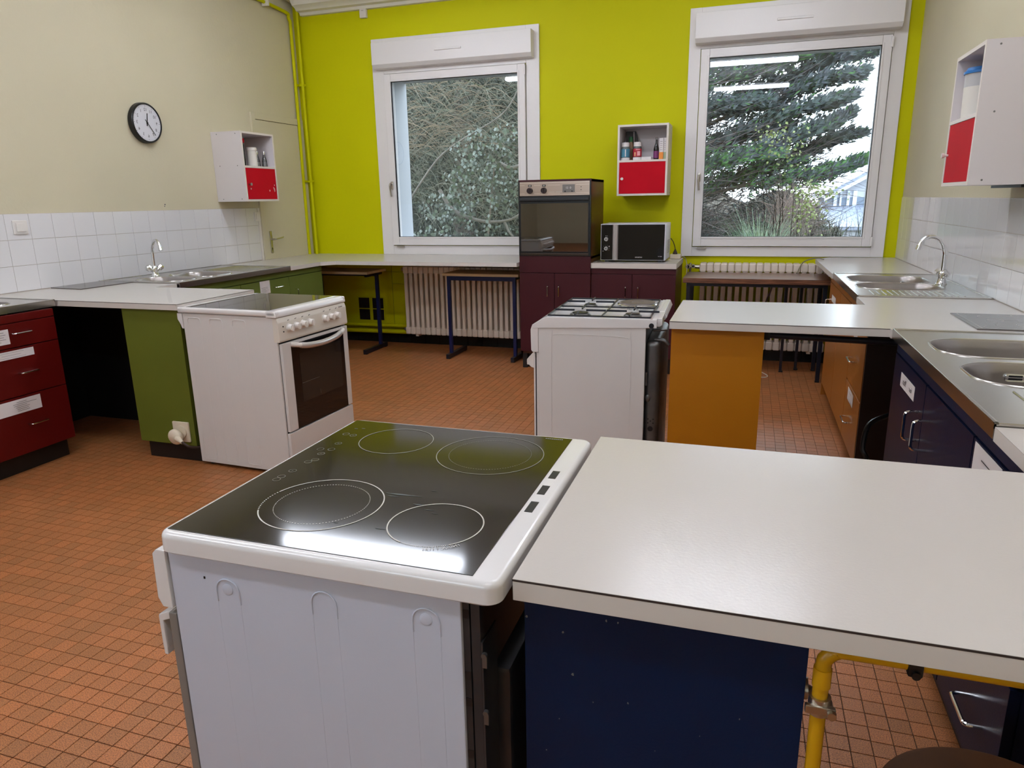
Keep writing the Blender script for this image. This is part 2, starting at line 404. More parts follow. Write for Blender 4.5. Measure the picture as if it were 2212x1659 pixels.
def paperlines(parent, o, right, up, w, h, n, m=DARKINK, seed=0):
    rd = random.Random(seed); mb = MB(); right = Vector(right); up = Vector(up); nr = right.cross(up)
    for i in range(n):
        z = h * (0.8 - 0.62 * i / max(1, n - 1)); a = w * rd.uniform(0.06, .2); b = w * rd.uniform(.5, .92)
        p = Vector(o) + nr * 0.0012
        mb.quad(p + right * a + up * z, p + right * b + up * z, p + right * b + up * (z + h * .022), p + right * a + up * (z + h * .022))
    return part(parent, 'handwriting', mb, m, kind='stuff')

# ------------------------------------------------------------------ floor
PITCH = 0.0552; TX0 = 0.338 - 90 * PITCH; TY0 = 1.1755 - 90 * PITCH
TERRA = floor_tile_mat()
fl = struct('floor', MB().box(XL - .1, XR + .1, YF - .1, YB + .05, -0.12, -0.0035), GROUTF)
def proj(x, y, z):
    d = Vector((x, y, z - CAM_H)); q = (d.dot(camX), d.dot(camD), d.dot(fwd))
    if q[2] < 0.05: return None
    return 1106 + FPX * q[0] / q[2], 829.5 + FPX * q[1] / q[2]
JG = 0.0021
cand = []; cells = []
i0 = int(math.floor((XL - TX0) / PITCH)); i1 = int(math.ceil((XR - TX0) / PITCH))
j0 = int(math.floor((YF - TY0) / PITCH)); j1 = int(math.ceil((YB - TY0) / PITCH))
for i in range(i0, i1):
    for j in range(j0, j1):
        x0 = max(TX0 + i * PITCH + JG / 2, XL); x1 = min(TX0 + (i + 1) * PITCH - JG / 2, XR)
        y0 = max(TY0 + j * PITCH + JG / 2, YF); y1 = min(TY0 + (j + 1) * PITCH - JG / 2, YB)
        if x1 - x0 < .004 or y1 - y0 < .004: continue
        full = (x1 - x0 > PITCH - JG - 1e-5) and (y1 - y0 > PITCH - JG - 1e-5)
        cx, cyy = (x0 + x1) / 2, (y0 + y1) / 2
        p = proj(cx, cyy, 0)
        vis = p and -20 < p[0] < 2230 and -20 < p[1] < 1680
        if vis and full and (cx < -1.08 or (cx > 0.13 and cyy < 2.1 and cx < .57)) and p[1] > 1000:
            cand.append((Vector((cx, cyy, -CAM_H)).length, i, j, cx, cyy, x0, x1, y0, y1))
        cells.append((i, j, x0, x1, y0, y1))
cand.sort(); near = cand[:300]; nearset = {(c[1], c[2]) for c in near}
tile_me = MB().box(-PITCH / 2 + JG / 2, PITCH / 2 - JG / 2, -PITCH / 2 + JG / 2, PITCH / 2 - JG / 2, -0.0035, 0.0, b=0.0008, seg=1).mesh('floor_tile', TERRA)
for c in near:
    o = bpy.data.objects.new('floor_tile', tile_me); COL.objects.link(o); o.parent = fl; o.location = (c[3], c[4], random.uniform(-.0003, 0.0002))
V, F = [], []
for (i, j, x0, x1, y0, y1) in cells:
    if (i, j) in nearset: continue
    n = len(V); z = random.uniform(-.0003, 0.0002)
    V += [(x0, y0, z), (x1, y0, z), (x1, y1, z), (x0, y1, z), (x0, y0, -.0035), (x1, y0, -.0035), (x1, y1, -.0035), (x0, y1, -.0035)]
    F += [(n, n + 1, n + 2, n + 3), (n, n + 4, n + 5, n + 1), (n + 1, n + 5, n + 6, n + 2), (n + 2, n + 6, n + 7, n + 3), (n + 3, n + 7, n + 4, n)]
fromdata(fl, 'floor_tiles', V, F, TERRA, kind='stuff')

# ------------------------------------------------------------------ walls, ceiling
WT = 0.36
G1 = (-3.269, -2.024, 1.070, 2.492); G2 = (-0.3835, 0.880, 1.067, 2.492)     # visible glass
def op(g, m=0.055): return (g[0] - m, g[1] + m, g[2] - m, g[3] + m)
O1, O2 = op(G1), op(G2)
mb = MB()
ye, yw = YB + WT, YB
mb.box(XL - .3, XR + .3, yw, ye, -0.6, O1[2]); mb.box(XL - .3, XR + .3, yw, ye, O1[3], ZC + .3)
mb.box(XL - .3, O1[0], yw, ye, O1[2], O1[3]); mb.box(O1[1], O2[0], yw, ye, O1[2], O1[3]); mb.box(O2[1], XR + .3, yw, ye, O1[2], O1[3])
wb = struct('wall_back', mb, LIME)
wl = struct('wall_left', MB().box(XL - .2, XL, -.95, YB, -.1, ZC + .1).box(XL - .2, XL, YF, -2.3, -.1, ZC + .1).box(XL - .2, XL, -2.3, -.95, -.1, .95).box(XL - .2, XL, -2.3, -.95, 2.95, ZC + .1), BEIGE)
w = thing('window_4', loc=(XL, -1.6, .95), kind='structure')  # added window behind the camera, lets in daylight as fill
part(w, 'frame', MB().box(XL - .06, XL + .01, -2.3, -2.22, .95, 2.95, b=.004).box(XL - .06, XL + .01, -1.03, -.95, .95, 2.95, b=.004).box(XL - .06, XL + .01, -2.22, -1.03, .95, 1.03, b=.004).box(XL - .06, XL + .01, -2.22, -1.03, 2.87, 2.95, b=.004), PVC)
part(w, 'pane', MB().box(XL - .03, XL - .026, -2.22, -1.03, 1.03, 2.87), GLASS)
wr = struct('wall_right', MB().box(XR, XR + .2, YF, YB, -.1, ZC + .1), BEIGE)
mb = MB(); ADDED_WIN = ((-3.0, -1.25),)
mb.box(XL - .2, XR + .2, YF - .2, YF, -.1, 1.35).box(XL - .2, XR + .2, YF - .2, YF, 2.95, ZC + .1)
mb.box(XL - .2, ADDED_WIN[0][0], YF - .2, YF, 1.35, 2.95).box(ADDED_WIN[0][1], XR + .2, YF - .2, YF, 1.35, 2.95)
struct('wall_front', mb, BEIGE)
for k_, (a, b) in enumerate(ADDED_WIN):
    w = thing('window_%d' % (k_ + 3), loc=((a + b) / 2, YF, 1.0), kind='structure')  # unseen window added in the front wall for cool frontal light
    part(w, 'frame', MB().box(a, a + .08, YF - .06, YF + .01, 1.35, 2.95, b=.004).box(b - .08, b, YF - .06, YF + .01, 1.35, 2.95, b=.004).box(a + .08, b - .08, YF - .06, YF + .01, 1.35, 1.43, b=.004).box(a + .08, b - .08, YF - .06, YF + .01, 2.87, 2.95, b=.004), PVC)
    part(w, 'pane', MB().box(a + .08, b - .08, YF - .03, YF - .026, 1.43, 2.87), GLASS)
struct('ceiling', MB().box(XL - .2, XR + .2, YF - .2, YB, ZC, ZC + .15), CEIL)
# cornice along the back wall
prof = [(YB, 3.135), (YB - .035, 3.137), (YB - .05, 3.16), (YB - .10, 3.165), (YB - .115, 3.185), (YB - .16, 3.20), (YB - .185, 3.235), (YB - .23, 3.25), (YB - .26, 3.30), (YB - .30, 3.31), (YB - .31, ZC), (YB, ZC)]
struct('trim_1', MB().prism(prof, -4.19, XR, 'x'), CORN)

# black tiled plinth on the back wall
bb = struct('baseboard_back', MB().box(XL, XR, YB - .006, YB, 0, .098), KICK)
tm = MB().box(-.0755, .0755, -.010, 0, .001, .098, b=.0015, seg=1).mesh('plinth_tile', TILEB)
x = -4.21
while x < XR - .07:
    o = bpy.data.objects.new('plinth_tile', tm); COL.objects.link(o); o.parent = bb; o.location = (x, YB - .003, 0); x += .1545

# glazed wall tiles
def wall_tiles(wall, X, sgn, y_edges, zs):
    th = .006
    gm = MB().box(min(X, X + sgn * .003), max(X, X + sgn * .003), y_edges[0], y_edges[-1], .9, zs[-1] + .001)
    part(wall, 'tile_grout', gm, GROUTW)
    cache = {}
    for a, b in zip(y_edges, y_edges[1:]):
        for z0, z1 in zip(zs, zs[1:]):
            k = (round(b - a, 4), round(z1 - z0, 4))
            if k not in cache:
                w, h = b - a - .0022, z1 - z0 - .0022
                cache[k] = MB().box(min(0, sgn * th), max(0, sgn * th), -w / 2, w / 2, -h / 2, h / 2, b=.0012, seg=2).mesh('wall_tile', TILEW)
            o = bpy.data.objects.new('wall_tile', cache[k]); COL.objects.link(o); o.parent = wall
            o.location = (X + random.uniform(-.0003, .0003), (a + b) / 2, (z0 + z1) / 2)
            o.rotation_euler = (0, random.uniform(-.0012, .0012), random.uniform(-.0012, .0012))
ys = [4.972 - .1592 * k for k in range(22)][::-1] + [5.133, 5.292, 5.452, 5.611]
wall_tiles(wl, XL, 1, ys, (.903, 1.059, 1.2165, 1.3725))
part(wl, 'tile_edge_trim', MB().box(XL, XL + .012, 5.613, 5.64, .9, 1.372), SWITCH)
ysr = [6.455 - .1592 * k for k in range(30)][::-1]
wall_tiles(wr, XR, -1, ysr, (.903, 1.059, 1.2165, 1.3725))
# small lime wall lines / ventilation grilles under the back worktop
for k, (x0, x1) in enumerate(((-3.790, -3.669), (-3.632, -3.508))):
    t = thing('vent_grille', ('left' if k == 0 else 'right') + ' one of two dark mesh air vents low on the lime wall', 'vent', (x0, YB, .222), group='air vents under the back worktop')
    part(t, 'frame', MB().box(x0 - .012, x1 + .012, YB - .010, YB, .212, .465, b=.002), LIME)
    part(t, 'mesh_panel', MB().box(x0, x1, YB - .0125, YB - .0095, .226, .336).box(x0, x1, YB - .0125, YB - .0095, .346, .454), BLACK)
    g = MB()
    for q in range(14):
        z = .232 + q * .0165
        g.box(x0, x1, YB - .0155, YB - .0125, z, z + .004)
    part(t, 'louvres', g, BROWN, kind='stuff')
struct('trim_2', MB().box(-3.40, -3.395, YB - .004, YB, .19, .86).box(-3.40, -3.22, YB - .004, YB, .60, .604).box(-3.96, -3.22, YB - .003, YB, .72, .725), mat('lime_shadow_joint', (0.30, 0.30, 0.0, 1), .5))

# ------------------------------------------------------------------ windows
def window(idx, G, plate, boxr, kidx):
    x0, x1, z0, z1 = G
    w = thing('window_%d' % idx, loc=((x0 + x1) / 2, YB, z0), kind='structure')
    px0, px1, pz0, pz1 = plate
    # flat casing on the wall: four boards
    c = MB(); y0 = YB - .022
    fx0, fx1, fz0, fz1 = x0 - .075, x1 + .075, z0 - .085, z1 + .075
    c.box(px0, fx0, y0, YB, pz0, pz1, b=.003).box(fx1, px1, y0, YB, pz0, pz1, b=.003)
    c.box(fx0, fx1, y0, YB, pz0, fz0, b=.003).box(fx0, fx1, y0, YB, fz1, pz1, b=.003)
    part(w, 'casing', c, PVC)
    a, b_, c0, d = x0 - .055, x1 + .055, z0 - .055, z1 + .055
    s = MB(); y0 = YB - .046
    for (q0, q1, r0, r1) in ((fx0 + .006, x0 + .0, fz0 + .006, fz1 - .006), (x1, fx1 - .006, fz0 + .006, fz1 - .006), (x0, x1, fz0 + .006, z0), (x0, x1, z1, fz1 - .006)):
        s.box(q0, q1, y0, YB + .03, r0, r1, b=.004)
    part(w, 'sash', s, PVC)
    bd = MB()
    for (q0, q1, r0, r1) in ((x0 - .016, x0, z0 - .016, z1 + .016), (x1, x1 + .016, z0 - .016, z1 + .016), (x0, x1, z0 - .016, z0), (x0, x1, z1, z1 + .016)):
        bd.box(q0, q1, y0 - .004, y0 + .02, r0, r1, b=.003)
    part(w, 'glazing_bead', bd, PVC)
    gk = MB()
    for (q0, q1, r0, r1) in ((x0, x0 + .004, z0, z1), (x1 - .004, x1, z0, z1), (x0, x1, z0, z0 + .003), (x0, x1, z1 - .004, z1)):
        gk.box(q0, q1, y0 + .012, y0 + .02, r0, r1)
    part(w, 'gasket', gk, BLACK)
    part(w, 'pane', MB().box(x0 - .008, x1 + .008, YB - .018, YB - .014, z0 - .008, z1 + .008), GLASS)
    rv = MB()
    rv.box(a - .004, a + .012, YB + .03, ye + .01, c0, d).box(b_ - .012, b_ + .004, YB + .03, ye + .01, c0, d)
    rv.box(a, b_, YB + .03, ye + .04, c0 - .004, c0 + .012).box(a, b_, YB + .03, ye + .01, d - .012, d + .004)
    part(w, 'outer_reveal', rv, PVCD)
    # handle on the left stile
    hx, hz = (x0 - .040, 1.56)
    h = part(w, 'handle', MB().box(hx - .014, hx + .014, y0 - .014, y0 - .001, hz - .036, hz + .036, b=.006), NICKEL)
    part(h, 'lever', MB().tube([(hx, y0 - .012, hz + .012), (hx, y0 - .045, hz + .012), (hx - .002, y0 - .052, hz - .01), (hx + .001, y0 - .048, hz - .055), (hx + .006, y0 - .044, hz - .105)], .0085, 10, 4), NICKEL)
    part(w, 'hinge', MB().box(x1 + .058, x1 + .076, y0 - .012, y0, z1 - .02, z1 + .055, b=.003), PVC)
    part(w, 'hinge', MB().box(x1 + .058, x1 + .076, y0 - .012, y0, z0 - .075, z0 + .0, b=.003), PVC)
    part(w, 'catch', MB().box(x0 - .03, x0 + .045, y0 + .002, y0 + .018, fz0 - .014, fz0 - .002), NICKEL)
    # roller shutter box
    bx0, bx1, bz0, bz1, dp = boxr
    yb0 = YB - dp
    bo = part(w, 'shutter_box', MB().prism([(YB - .02, bz0 - .015), (yb0 + .03, bz0 - .012), (yb0, bz0 + .018), (yb0, bz1), (YB - .02, bz1)], bx0, bx1, 'x', b=.003), PVC)
    cx = (bx0 + bx1) / 2 - .005
    part(bo, 'winder_grip', MB().box(cx - .13, cx + .13, yb0 - .010, yb0 + .004, (bz0 + bz1) / 2 - .006, (bz0 + bz1) / 2 + .012, b=.004), PVC)
    return w
window(1, G1, (-3.462, -1.829, .90, 2.874), (-3.413, -1.874, 2.617, 2.822, .12), 0)
window(2, G2, (-0.552, 1.052, .902, 2.876), (-0.497, .993, 2.607, 2.812, .15), 1)

# ------------------------------------------------------------------ door in left wall
d1 = thing('door_1', loc=(XL, 6.05, 0), kind='structure')
X = XL
part(d1, 'door_frame', MB().box(X, X + .022, 5.645, 5.70, 0, 2.205, b=.003).box(X, X + .022, 6.385, 6.44, 0, 2.205, b=.003).box(X, X + .022, 5.70, 6.385, 2.148, 2.205, b=.003), BEIGE)
part(d1, 'door_leaf', MB().box(X - .005, X + .014, 5.7035, 6.3815, .003, 2.1445, b=.002), BEIGE)
part(d1, 'door_gap', MB().box(X, X + .006, 5.700, 5.704, 0, 2.148).box(X, X + .006, 6.381, 6.385, 0, 2.148).box(X, X + .006, 5.7, 6.385, 2.144, 2.148), BROWN)
hp = part(d1, 'handle_plate', MB().box(X + .014, X + .020, 5.744, 5.780, .955, 1.16, b=.006), NICKEL)
part(hp, 'lever', MB().tube([(X + .018, 5.762, 1.082), (X + .06, 5.764, 1.084), (X + .066, 5.785, 1.086), (X + .060, 5.86, 1.092), (X + .056, 5.90, 1.098)], .0085, 10, 4, r1=.006), NICKEL)
part(hp, 'keyhole', MB().cyl((X + .019, 5.762, 1.0), (X + .0215, 5.762, 1.0), .006).box(X + .019, X + .0215, 5.759, 5.765, .98, 1.0), BLACK)
for z in (1.05, 1.87):
    part(d1, 'hinge', MB().cyl((X + .022, 6.384, z - .04), (X + .022, 6.384, z + .04), .009), BEIGE)

# ------------------------------------------------------------------ heating pipes in the corner
def pipe(name, pts, r, m, label, group, clips=(), sub=5):
    t = thing(name, label, 'pipe', tuple(pts[0]), group=group)
    part(t, 'tube', MB().tube(pts, r, 12, sub), m)
    return t
pa = pipe('heating_pipe', [(-4.268, 6.36, .12), (-4.268, 6.36, 1.5), (-4.262, 6.36, 2.9), (-4.262, 6.34, 3.10), (-4.262, 6.20, 3.155), (-4.262, 5.0, 3.175), (-4.262, 1.0, 3.2)], .015, LIME, 'lime painted pipe down the corner, the one nearer the cream wall', 'corner heating pipes')
pb = pipe('heating_pipe', [(-4.205, 6.40, .18), (-4.21, 6.40, 1.5), (-4.21, 6.40, 3.20), (-4.21, 6.40, 3.3)], .015, LIME, 'lime painted pipe down the corner, the one nearer the window', 'corner heating pipes')
for z in (1.62, 2.52):
    part(pa, 'clip', MB().box(-4.29, -4.19, 6.405, 6.425, z - .008, z + .008).box(-4.275, -4.25, 6.35, 6.43, z - .010, z + .010, b=.002).box(-4.218, -4.192, 6.38, 6.43, z - .010, z + .010, b=.002), LIME)
pc = thing('cream_pipe', 'cream painted pipe along the top of the left wall', 'pipe', (-4.2, 5.9, 3.2), group=None)
part(pc, 'tube', MB().tube([(-4.23, 1.0, 3.29), (-4.23, 5.7, 3.27), (-4.235, 6.2, 3.26), (-4.24, 6.42, 3.25)], .016, 12, 4), CREAMPIPE)
part(pc, 'clip', MB().box(-4.29, -4.22, 5.98, 6.0, 3.13, 3.31, b=.004), CORN)
for k, (z, yy, rr, nm) in enumerate(((.182, 6.40, .017, 'upper'), (.122, 6.385, .021, 'lower'))):
    t = thing('heating_pipe', nm + ' lime painted pipe running level above the black plinth to the radiator', 'pipe', (-3.9, yy, z), group='level heating pipes')
    part(t, 'tube', MB().tube([(-4.24, yy, z), (-3.6, yy, z + .002), (-3.20, yy, z + .004)], rr, 12, 3), LIME)

# small white box under cornice
t = thing('junction_box', 'small white plastic box fixed under the cornice', 'sensor', (-3.52, YB, 3.09))
part(t, 'housing', MB().box(-3.556, -3.487, YB - .035, YB, 3.063, 3.142, b=.005), SWITCH)
part(t, 'vent_slots', MB().box(-3.535, -3.512, YB - .0358, YB - .034, 3.122, 3.125), GREYPL)

# ------------------------------------------------------------------ radiators
def radiator(x_start, n, pitch, label, y0=6.28, zt=.858, zb=.125, blocks=True):
    L = n * pitch
    t = thing('radiator', label, 'radiator', (x_start, y0, 0), group='cast iron radiators under the windows')
    m = MB(); w = pitch
    # a column: two finned uprights joined by header blocks top and bottom
    fw = w * .64
    for yy in (0.0, .085):
        m.box(-fw / 2, fw / 2, yy, yy + .045, zb + .05, zt - .06, b=.006, seg=2)
    m.box(-w / 2 + .0008, w / 2 - .0008, -.004, .138, zt - .075, zt - .004, b=.012, seg=3)
    m.box(-w / 2 + .0008, w / 2 - .0008, -.004, .138, zb, zb + .075, b=.012, seg=3)
    m.box(-fw / 2, fw / 2, .045, .085, zb + .05, zb + .16, b=.004).box(-fw / 2, fw / 2, .045, .085, zt - .16, zt - .06, b=.004)
    me = m.mesh('radiator_column', RAD)
    for k in range(n):
        o = bpy.data.objects.new('radiator_column', me); COL.objects.link(o); o.parent = t
        o.location = ((k + .5) * pitch, 0, 0)
    for q in (zt - .04, zb + .04): part(t, 'pipe_joint', MB().cyl((x_start - .04, y0 + .065, q), (x_start + .01, y0 + .065, q), .016), NICKEL)
    # wall brackets it stands on
    for q in (x_start + .1, x_start + L - .13): part(t, 'bracket', MB().box(q, q + .03, y0 + .02, YB, zb - .02, zb + .005), RAD)
    return t
r1 = radiator(-3.185, 26, .0545, 'cream column radiator behind the two school desks', zt=.80)
r2 = radiator(-.375, 18, .0575, 'cream column radiator rising behind the wood grain table')
vv = part(r2, 'valve', MB().cyl((-.48, 6.345, .82), (-.40, 6.345, .82), .010).cyl((-.455, 6.345, .76), (-.455, 6.345, .85), .009).cyl((-.475, 6.31, .822), (-.475, 6.335, .822), .021).cyl((-.43, 6.31, .825), (-.43, 6.335, .825), .017), NICKEL)
part(vv, 'valve_knob', MB().cyl((-.475, 6.302, .822), (-.475, 6.311, .822), .013).cyl((-.43, 6.302, .825), (-.43, 6.311, .825), .009), BLACK)

# ------------------------------------------------------------------ worktops
def seam_path(t, pts, z=ZW - .0035, h=.0022):
    m = MB()
    for (a, b) in zip(pts, pts[1:]):
        a = Vector((a[0], a[1], 0)); b = Vector((b[0], b[1], 0)); d = (b - a).normalized(); n = Vector((d.y, -d.x, 0)) * .0004
        m.quad(a + n + Vector((0, 0, z)), b + n + Vector((0, 0, z)), b + n + Vector((0, 0, z + h)), a + n + Vector((0, 0, z + h)))
    part(t, 'edge_seam', m, SEAM)
def worktop(label, poly, seam, loc, name='worktop', z0=ZU, z1=ZW, seamh=.0022):
    t = thing(name, label, 'worktop', loc, group='white laminate worktops')
    part(t, 'slab', MB().prism(poly, z0, z1 - .001, 'z', b=.0012), LAMEDGE)
    part(t, 'laminate_top', MB().prism(poly, z1 - .0012, z1, 'z'), LAM)
    if seam: seam_path(t, seam, z1 - .0035, seamh)
    return t
worktop('broad white worktop in the foreground over the navy cabinet', [(-.2776, .825), (XR, .825), (XR, 1.74), (.545, 1.74), (.545, 1.448), (-.2776, 1.448)],
        [(-.2776, 1.448), (-.2776, .825), (XR, .825)], (.4, 1.1, ZU), seamh=.003)
worktop('white worktop over the orange panel, glossy with window light', [(-.2898, 2.993), (.5423, 2.993), (.5423, 2.965), (XR, 2.965), (XR, 3.925), (.5423, 3.925), (.5423, 3.643), (-.2898, 3.643)],
        [(-.2898, 3.643), (-.2898, 2.993), (.5423, 2.993)], (.3, 3.3, ZU))
worktop('short white worktop between the far steel sink and the back wall', [(.541, 5.08), (XR, 5.08), (XR, YB - .005), (.66, YB - .03), (.60, 6.36), (.531, 6.24), (.536, 5.6)],
        None, (.84, 5.7, ZU))
worktop('white worktop on the left over the olive panel, beside the white cooker', [(XL, 2.981), (-2.847, 2.981), (-2.847, 3.6185), (-3.60, 3.6185), (-3.60, 3.80), (XL, 3.80)],
        [(XL + .6, 2.981), (-2.847, 2.981), (-2.847, 3.6185)], (-3.6, 3.3, ZU))
worktop('long white worktop in the far left corner running under the window', [(XL, 5.052), (-3.592, 5.052), (-3.592, 5.50), (-3.50, 5.606), (-1.796, 5.606), (-1.796, YB - .002), (XL, YB - .002)],
        None, (-3.0, 6.0, ZU))
# slightly darker diagonal streak on left worktop
part(bpy.data.objects['worktop.003'], 'diagonal_streak', MB().prism([(-3.480, 3.585), (-3.462, 3.588), (-3.20, 3.32), (-2.905, 3.02), (-2.925, 3.015), (-3.225, 3.315)], ZW, ZW + .0003), mat('worktop_streak', (.46, .43, .41, 1), .22))

# ------------------------------------------------------------------ sinks
def rrect(x0, x1, y0, y1, r, n=7):
    P = []
    for cx, cyy, a in ((x1 - r, y1 - r, 0), (x0 + r, y1 - r, 90), (x0 + r, y0 + r, 180), (x1 - r, y0 + r, 270)):
        for k in range(n + 1):
            t = math.radians(a + 90 * k / n); P.append((cx + r * math.cos(t), cyy + r * math.sin(t)))
    return P
def sink(label, x0, x1, y0, y1, basins, drain, front_x, z=ZW + .004, lip=.034, radius=.09, groove_dir='x'):
    t = thing('steel_sink', label, 'sink', ((x0 + x1) / 2, (y0 + y1) / 2, z), group='stainless steel sink units')
    off = OFF[t.name]
    bm = bmesh.new(); edges = []
    outer = rrect(x0, x1, y0, y1, .006, 2)
    loops = [outer] + [rrect(a, b, c, d, radius) for (a, b, c, d) in basins]
    for L in loops:
        vs = [bm.verts.new((p[0], p[1], z)) for p in L]
        for i in range(len(vs)): edges.append(bm.edges.new((vs[i], vs[(i + 1) % len(vs)])))
    bmesh.ops.triangle_fill(bm, use_beauty=True, use_dissolve=False, edges=edges)
    bmesh.ops.recalc_face_normals(bm, faces=bm.faces)
    for f in bm.faces:
        if f.normal.z < 0: f.normal_flip()
    # front lip and back upstand
    m = MB(); m.bm.free(); m.bm = bm
    fx = front_x; s_ = 1 if fx == x1 else -1
    ax, bx_ = sorted((fx, fx - s_ * .004))
    m.box(ax, bx_, y0, y1, z - lip, z + .0005)
    m.box(x0, x1, y0, y0 + .003, z - .01, z + .0005).box(x0, x1, y1 - .003, y1, z - .01, z + .0005)
    # raised rim all round
    for (a, b, c, d) in ((x0, x1, y0, y0 + .010), (x0, x1, y1 - .010, y1), (x0, x0 + .010, y0, y1), (x1 - .010, x1, y0, y1)):
        m.box(a, b, c, d, z - .001, z + .004, b=.0018)
    part(t, 'sink_top', m, STEEL)
    for (a, b, c, d) in basins:
        bmx = MB(); levels = ((0, 0), (.004, -.006), (.010, -.03), (.016, -.12), (.035, -.148), (.08, -.155))
        prev = None
        for ins, dz in levels:
            rr = max(radius - ins * .5, .02)
            L = rrect(a + ins, b - ins, c + ins, d - ins, rr)
            vs = [bmx.bm.verts.new((p[0], p[1], z + dz)) for p in L]
            if prev:
                for i in range(len(vs)): bmx.bm.faces.new((prev[i], prev[(i + 1) % len(vs)], vs[(i + 1) % len(vs)], vs[i]))
            prev = vs
        bmx.bm.faces.new(prev)
        bmesh.ops.recalc_face_normals(bmx.bm, faces=bmx.bm.faces)
        ba = part(t, 'basin', bmx, STEELD)
        rm = MB()
        ri = rrect(a - .004, b + .004, c - .004, d + .004, radius)
        rm.tube([(p[0], p[1], z + .0005) for p in ri + ri[:2]], .003, 6)
        part(ba, 'basin_rim', rm, STEEL)
        part(ba, 'waste', MB().cyl(((a + b) / 2, (c + d) / 2, z - .155), ((a + b) / 2, (c + d) / 2, z - .150), .035, n=24), CHROME)
        ym = d - .013; xo = (a + .165) if (a, b, c, d) != basins[0] else b - .08
        part(ba, 'overflow', MB().box(xo - .028, xo + .028, ym - .003, ym + .004, z - .052, z - .028, b=.008), CHROME)
        part(ba, 'overflow_slots', MB().box(xo - .018, xo + .018, ym - .0038, ym - .0028, z - .038, z - .033).box(xo - .018, xo + .018, ym - .0038, ym - .0028, z - .047, z - .042), BLACK)
    a, b, c, d = drain
    g = MB(); n = int((b - a) / .028)
    for k in range(n):
        xx = a + (k + .5) * (b - a) / n
        g.tube([(xx, c + .012, z + .0004), (xx, d - .012, z + .0012)], .0045, 8, flat=.5)
    part(t, 'drainer_ridges', g, STEEL, kind='stuff')
    return t
sR = sink('stainless double sink with gooseneck tap on the right wall, far one', .547, XR - .008, 3.93, 5.075,
          [(.60, 1.02, 4.565, 4.93), (.60, 1.02, 4.245, 4.52)], (.62, 1.05, 3.98, 4.19), .547, radius=.11)
sR2 = sink('large stainless double sink at the right edge in front of the flat hob', .545, XR - .008, 1.745, 2.958,
           [(.615, 1.03, 2.49, 2.80), (.62, 1.03, 2.115, 2.42)], (.66, 1.07, 1.80, 2.07), .545, radius=.12)
sL = sink('stainless double sink on the left under the clock', XL + .008, -3.585, 3.81, 5.048,
          [(-4.08, -3.68, 3.88, 4.13), (-4.08, -3.68, 4.185, 4.50)], (-4.10, -3.69, 4.60, 5.0), -3.585, radius=.10)
sL2 = sink('end of a stainless sink over the dark red drawers at the left edge', XL + .008, -3.676, 1.80, 2.965,
           [(-4.10, -3.78, 2.50, 2.82), (-4.10, -3.78, 2.12, 2.44)], (-4.10, -3.80, 1.84, 2.05), -3.676, radius=.09)

# ------------------------------------------------------------------ taps
def tap(loc, rz, label):
    t = thing('mixer_tap', label, 'tap', loc, rz, 'chrome mixer taps', local=True)
    part(t, 'tap_body', MB().lathe([(0, 0), (.030, 0), (.030, .006), (.024, .012), (.019, .035), (.022, .055), (.017, .070), (.012, .078), (0, .078)]), CHROME)
    for s_ in (-1, 1):
        d = Vector((0, s_ * .82, .57)).normalized()
        a = Vector((0, 0, .035)); m = MB()
        m.cyl(a, a + d * .045, .011, .013).cyl(a + d * .040, a + d * .062, .021, .0235, n=10).cyl(a + d * .062, a + d * .070, .0235, .017, n=10)
        part(t, 'tap_knob', m, CHROME)
    pts = [(0, 0, .07), (0, 0, .14), (-.004, 0, .185), (-.022, 0, .228), (-.055, 0, .258), (-.092, 0, .262), (-.122, 0, .244), (-.138, 0, .212)]
    part(t, 'spout', MB().tube(pts, .0105, 12, 5), CHROME)
    part(t, 'aerator', MB().cyl((-.136, 0, .216), (-.143, 0, .192), .0135), CHROME)
    return t
tap((1.045, 4.515, ZW + .004), math.radians(8), 'chrome gooseneck mixer tap against the glossy right hand tiles')
tap((-4.115, 4.15, ZW + .004), math.radians(158), 'chrome mixer tap at the left hand tiled wall')

# ------------------------------------------------------------------ cabinets
def uhandle(parent, p0, p1, out, r=.0042, m=CHROME, name='handle'):
    p0, p1, out = Vector(p0), Vector(p1), Vector(out); d = (p1 - p0).normalized()
    c = out.length * .35
    return part(parent, name, MB().tube([p0, p0 + out * .65, p0 + out * .92 + d * c * .3, p0 + out + d * c, (p0 + p1) / 2 + out, p1 + out - d * c, p1 + out * .92 - d * c * .3, p1 + out * .65, p1], r, 8, 3), m)
def paper(parent, o, right, up, w, h, lines=5, seed=1, name='paper_label'):
    right, up = Vector(right), Vector(up); n = right.cross(up); o = Vector(o)
    m = MB(); q = [o, o + right * w, o + right * w + up * h, o + up * h]
    f = n * .0010
    lo = [m.bm.verts.new(v) for v in q]; hi = [m.bm.verts.new(v + f) for v in q]
    m.bm.faces.new(hi); m.bm.faces.new(lo[::-1])
    for i in range(4): m.bm.faces.new((lo[i], lo[(i + 1) % 4], hi[(i + 1) % 4], hi[i]))
    p = part(parent, name, m, PAPER)
    return p
def lines_on(parent, o, right, up, w, h, n, seed):
    paperlines(parent, o, right, up, w, h, n, seed=seed)

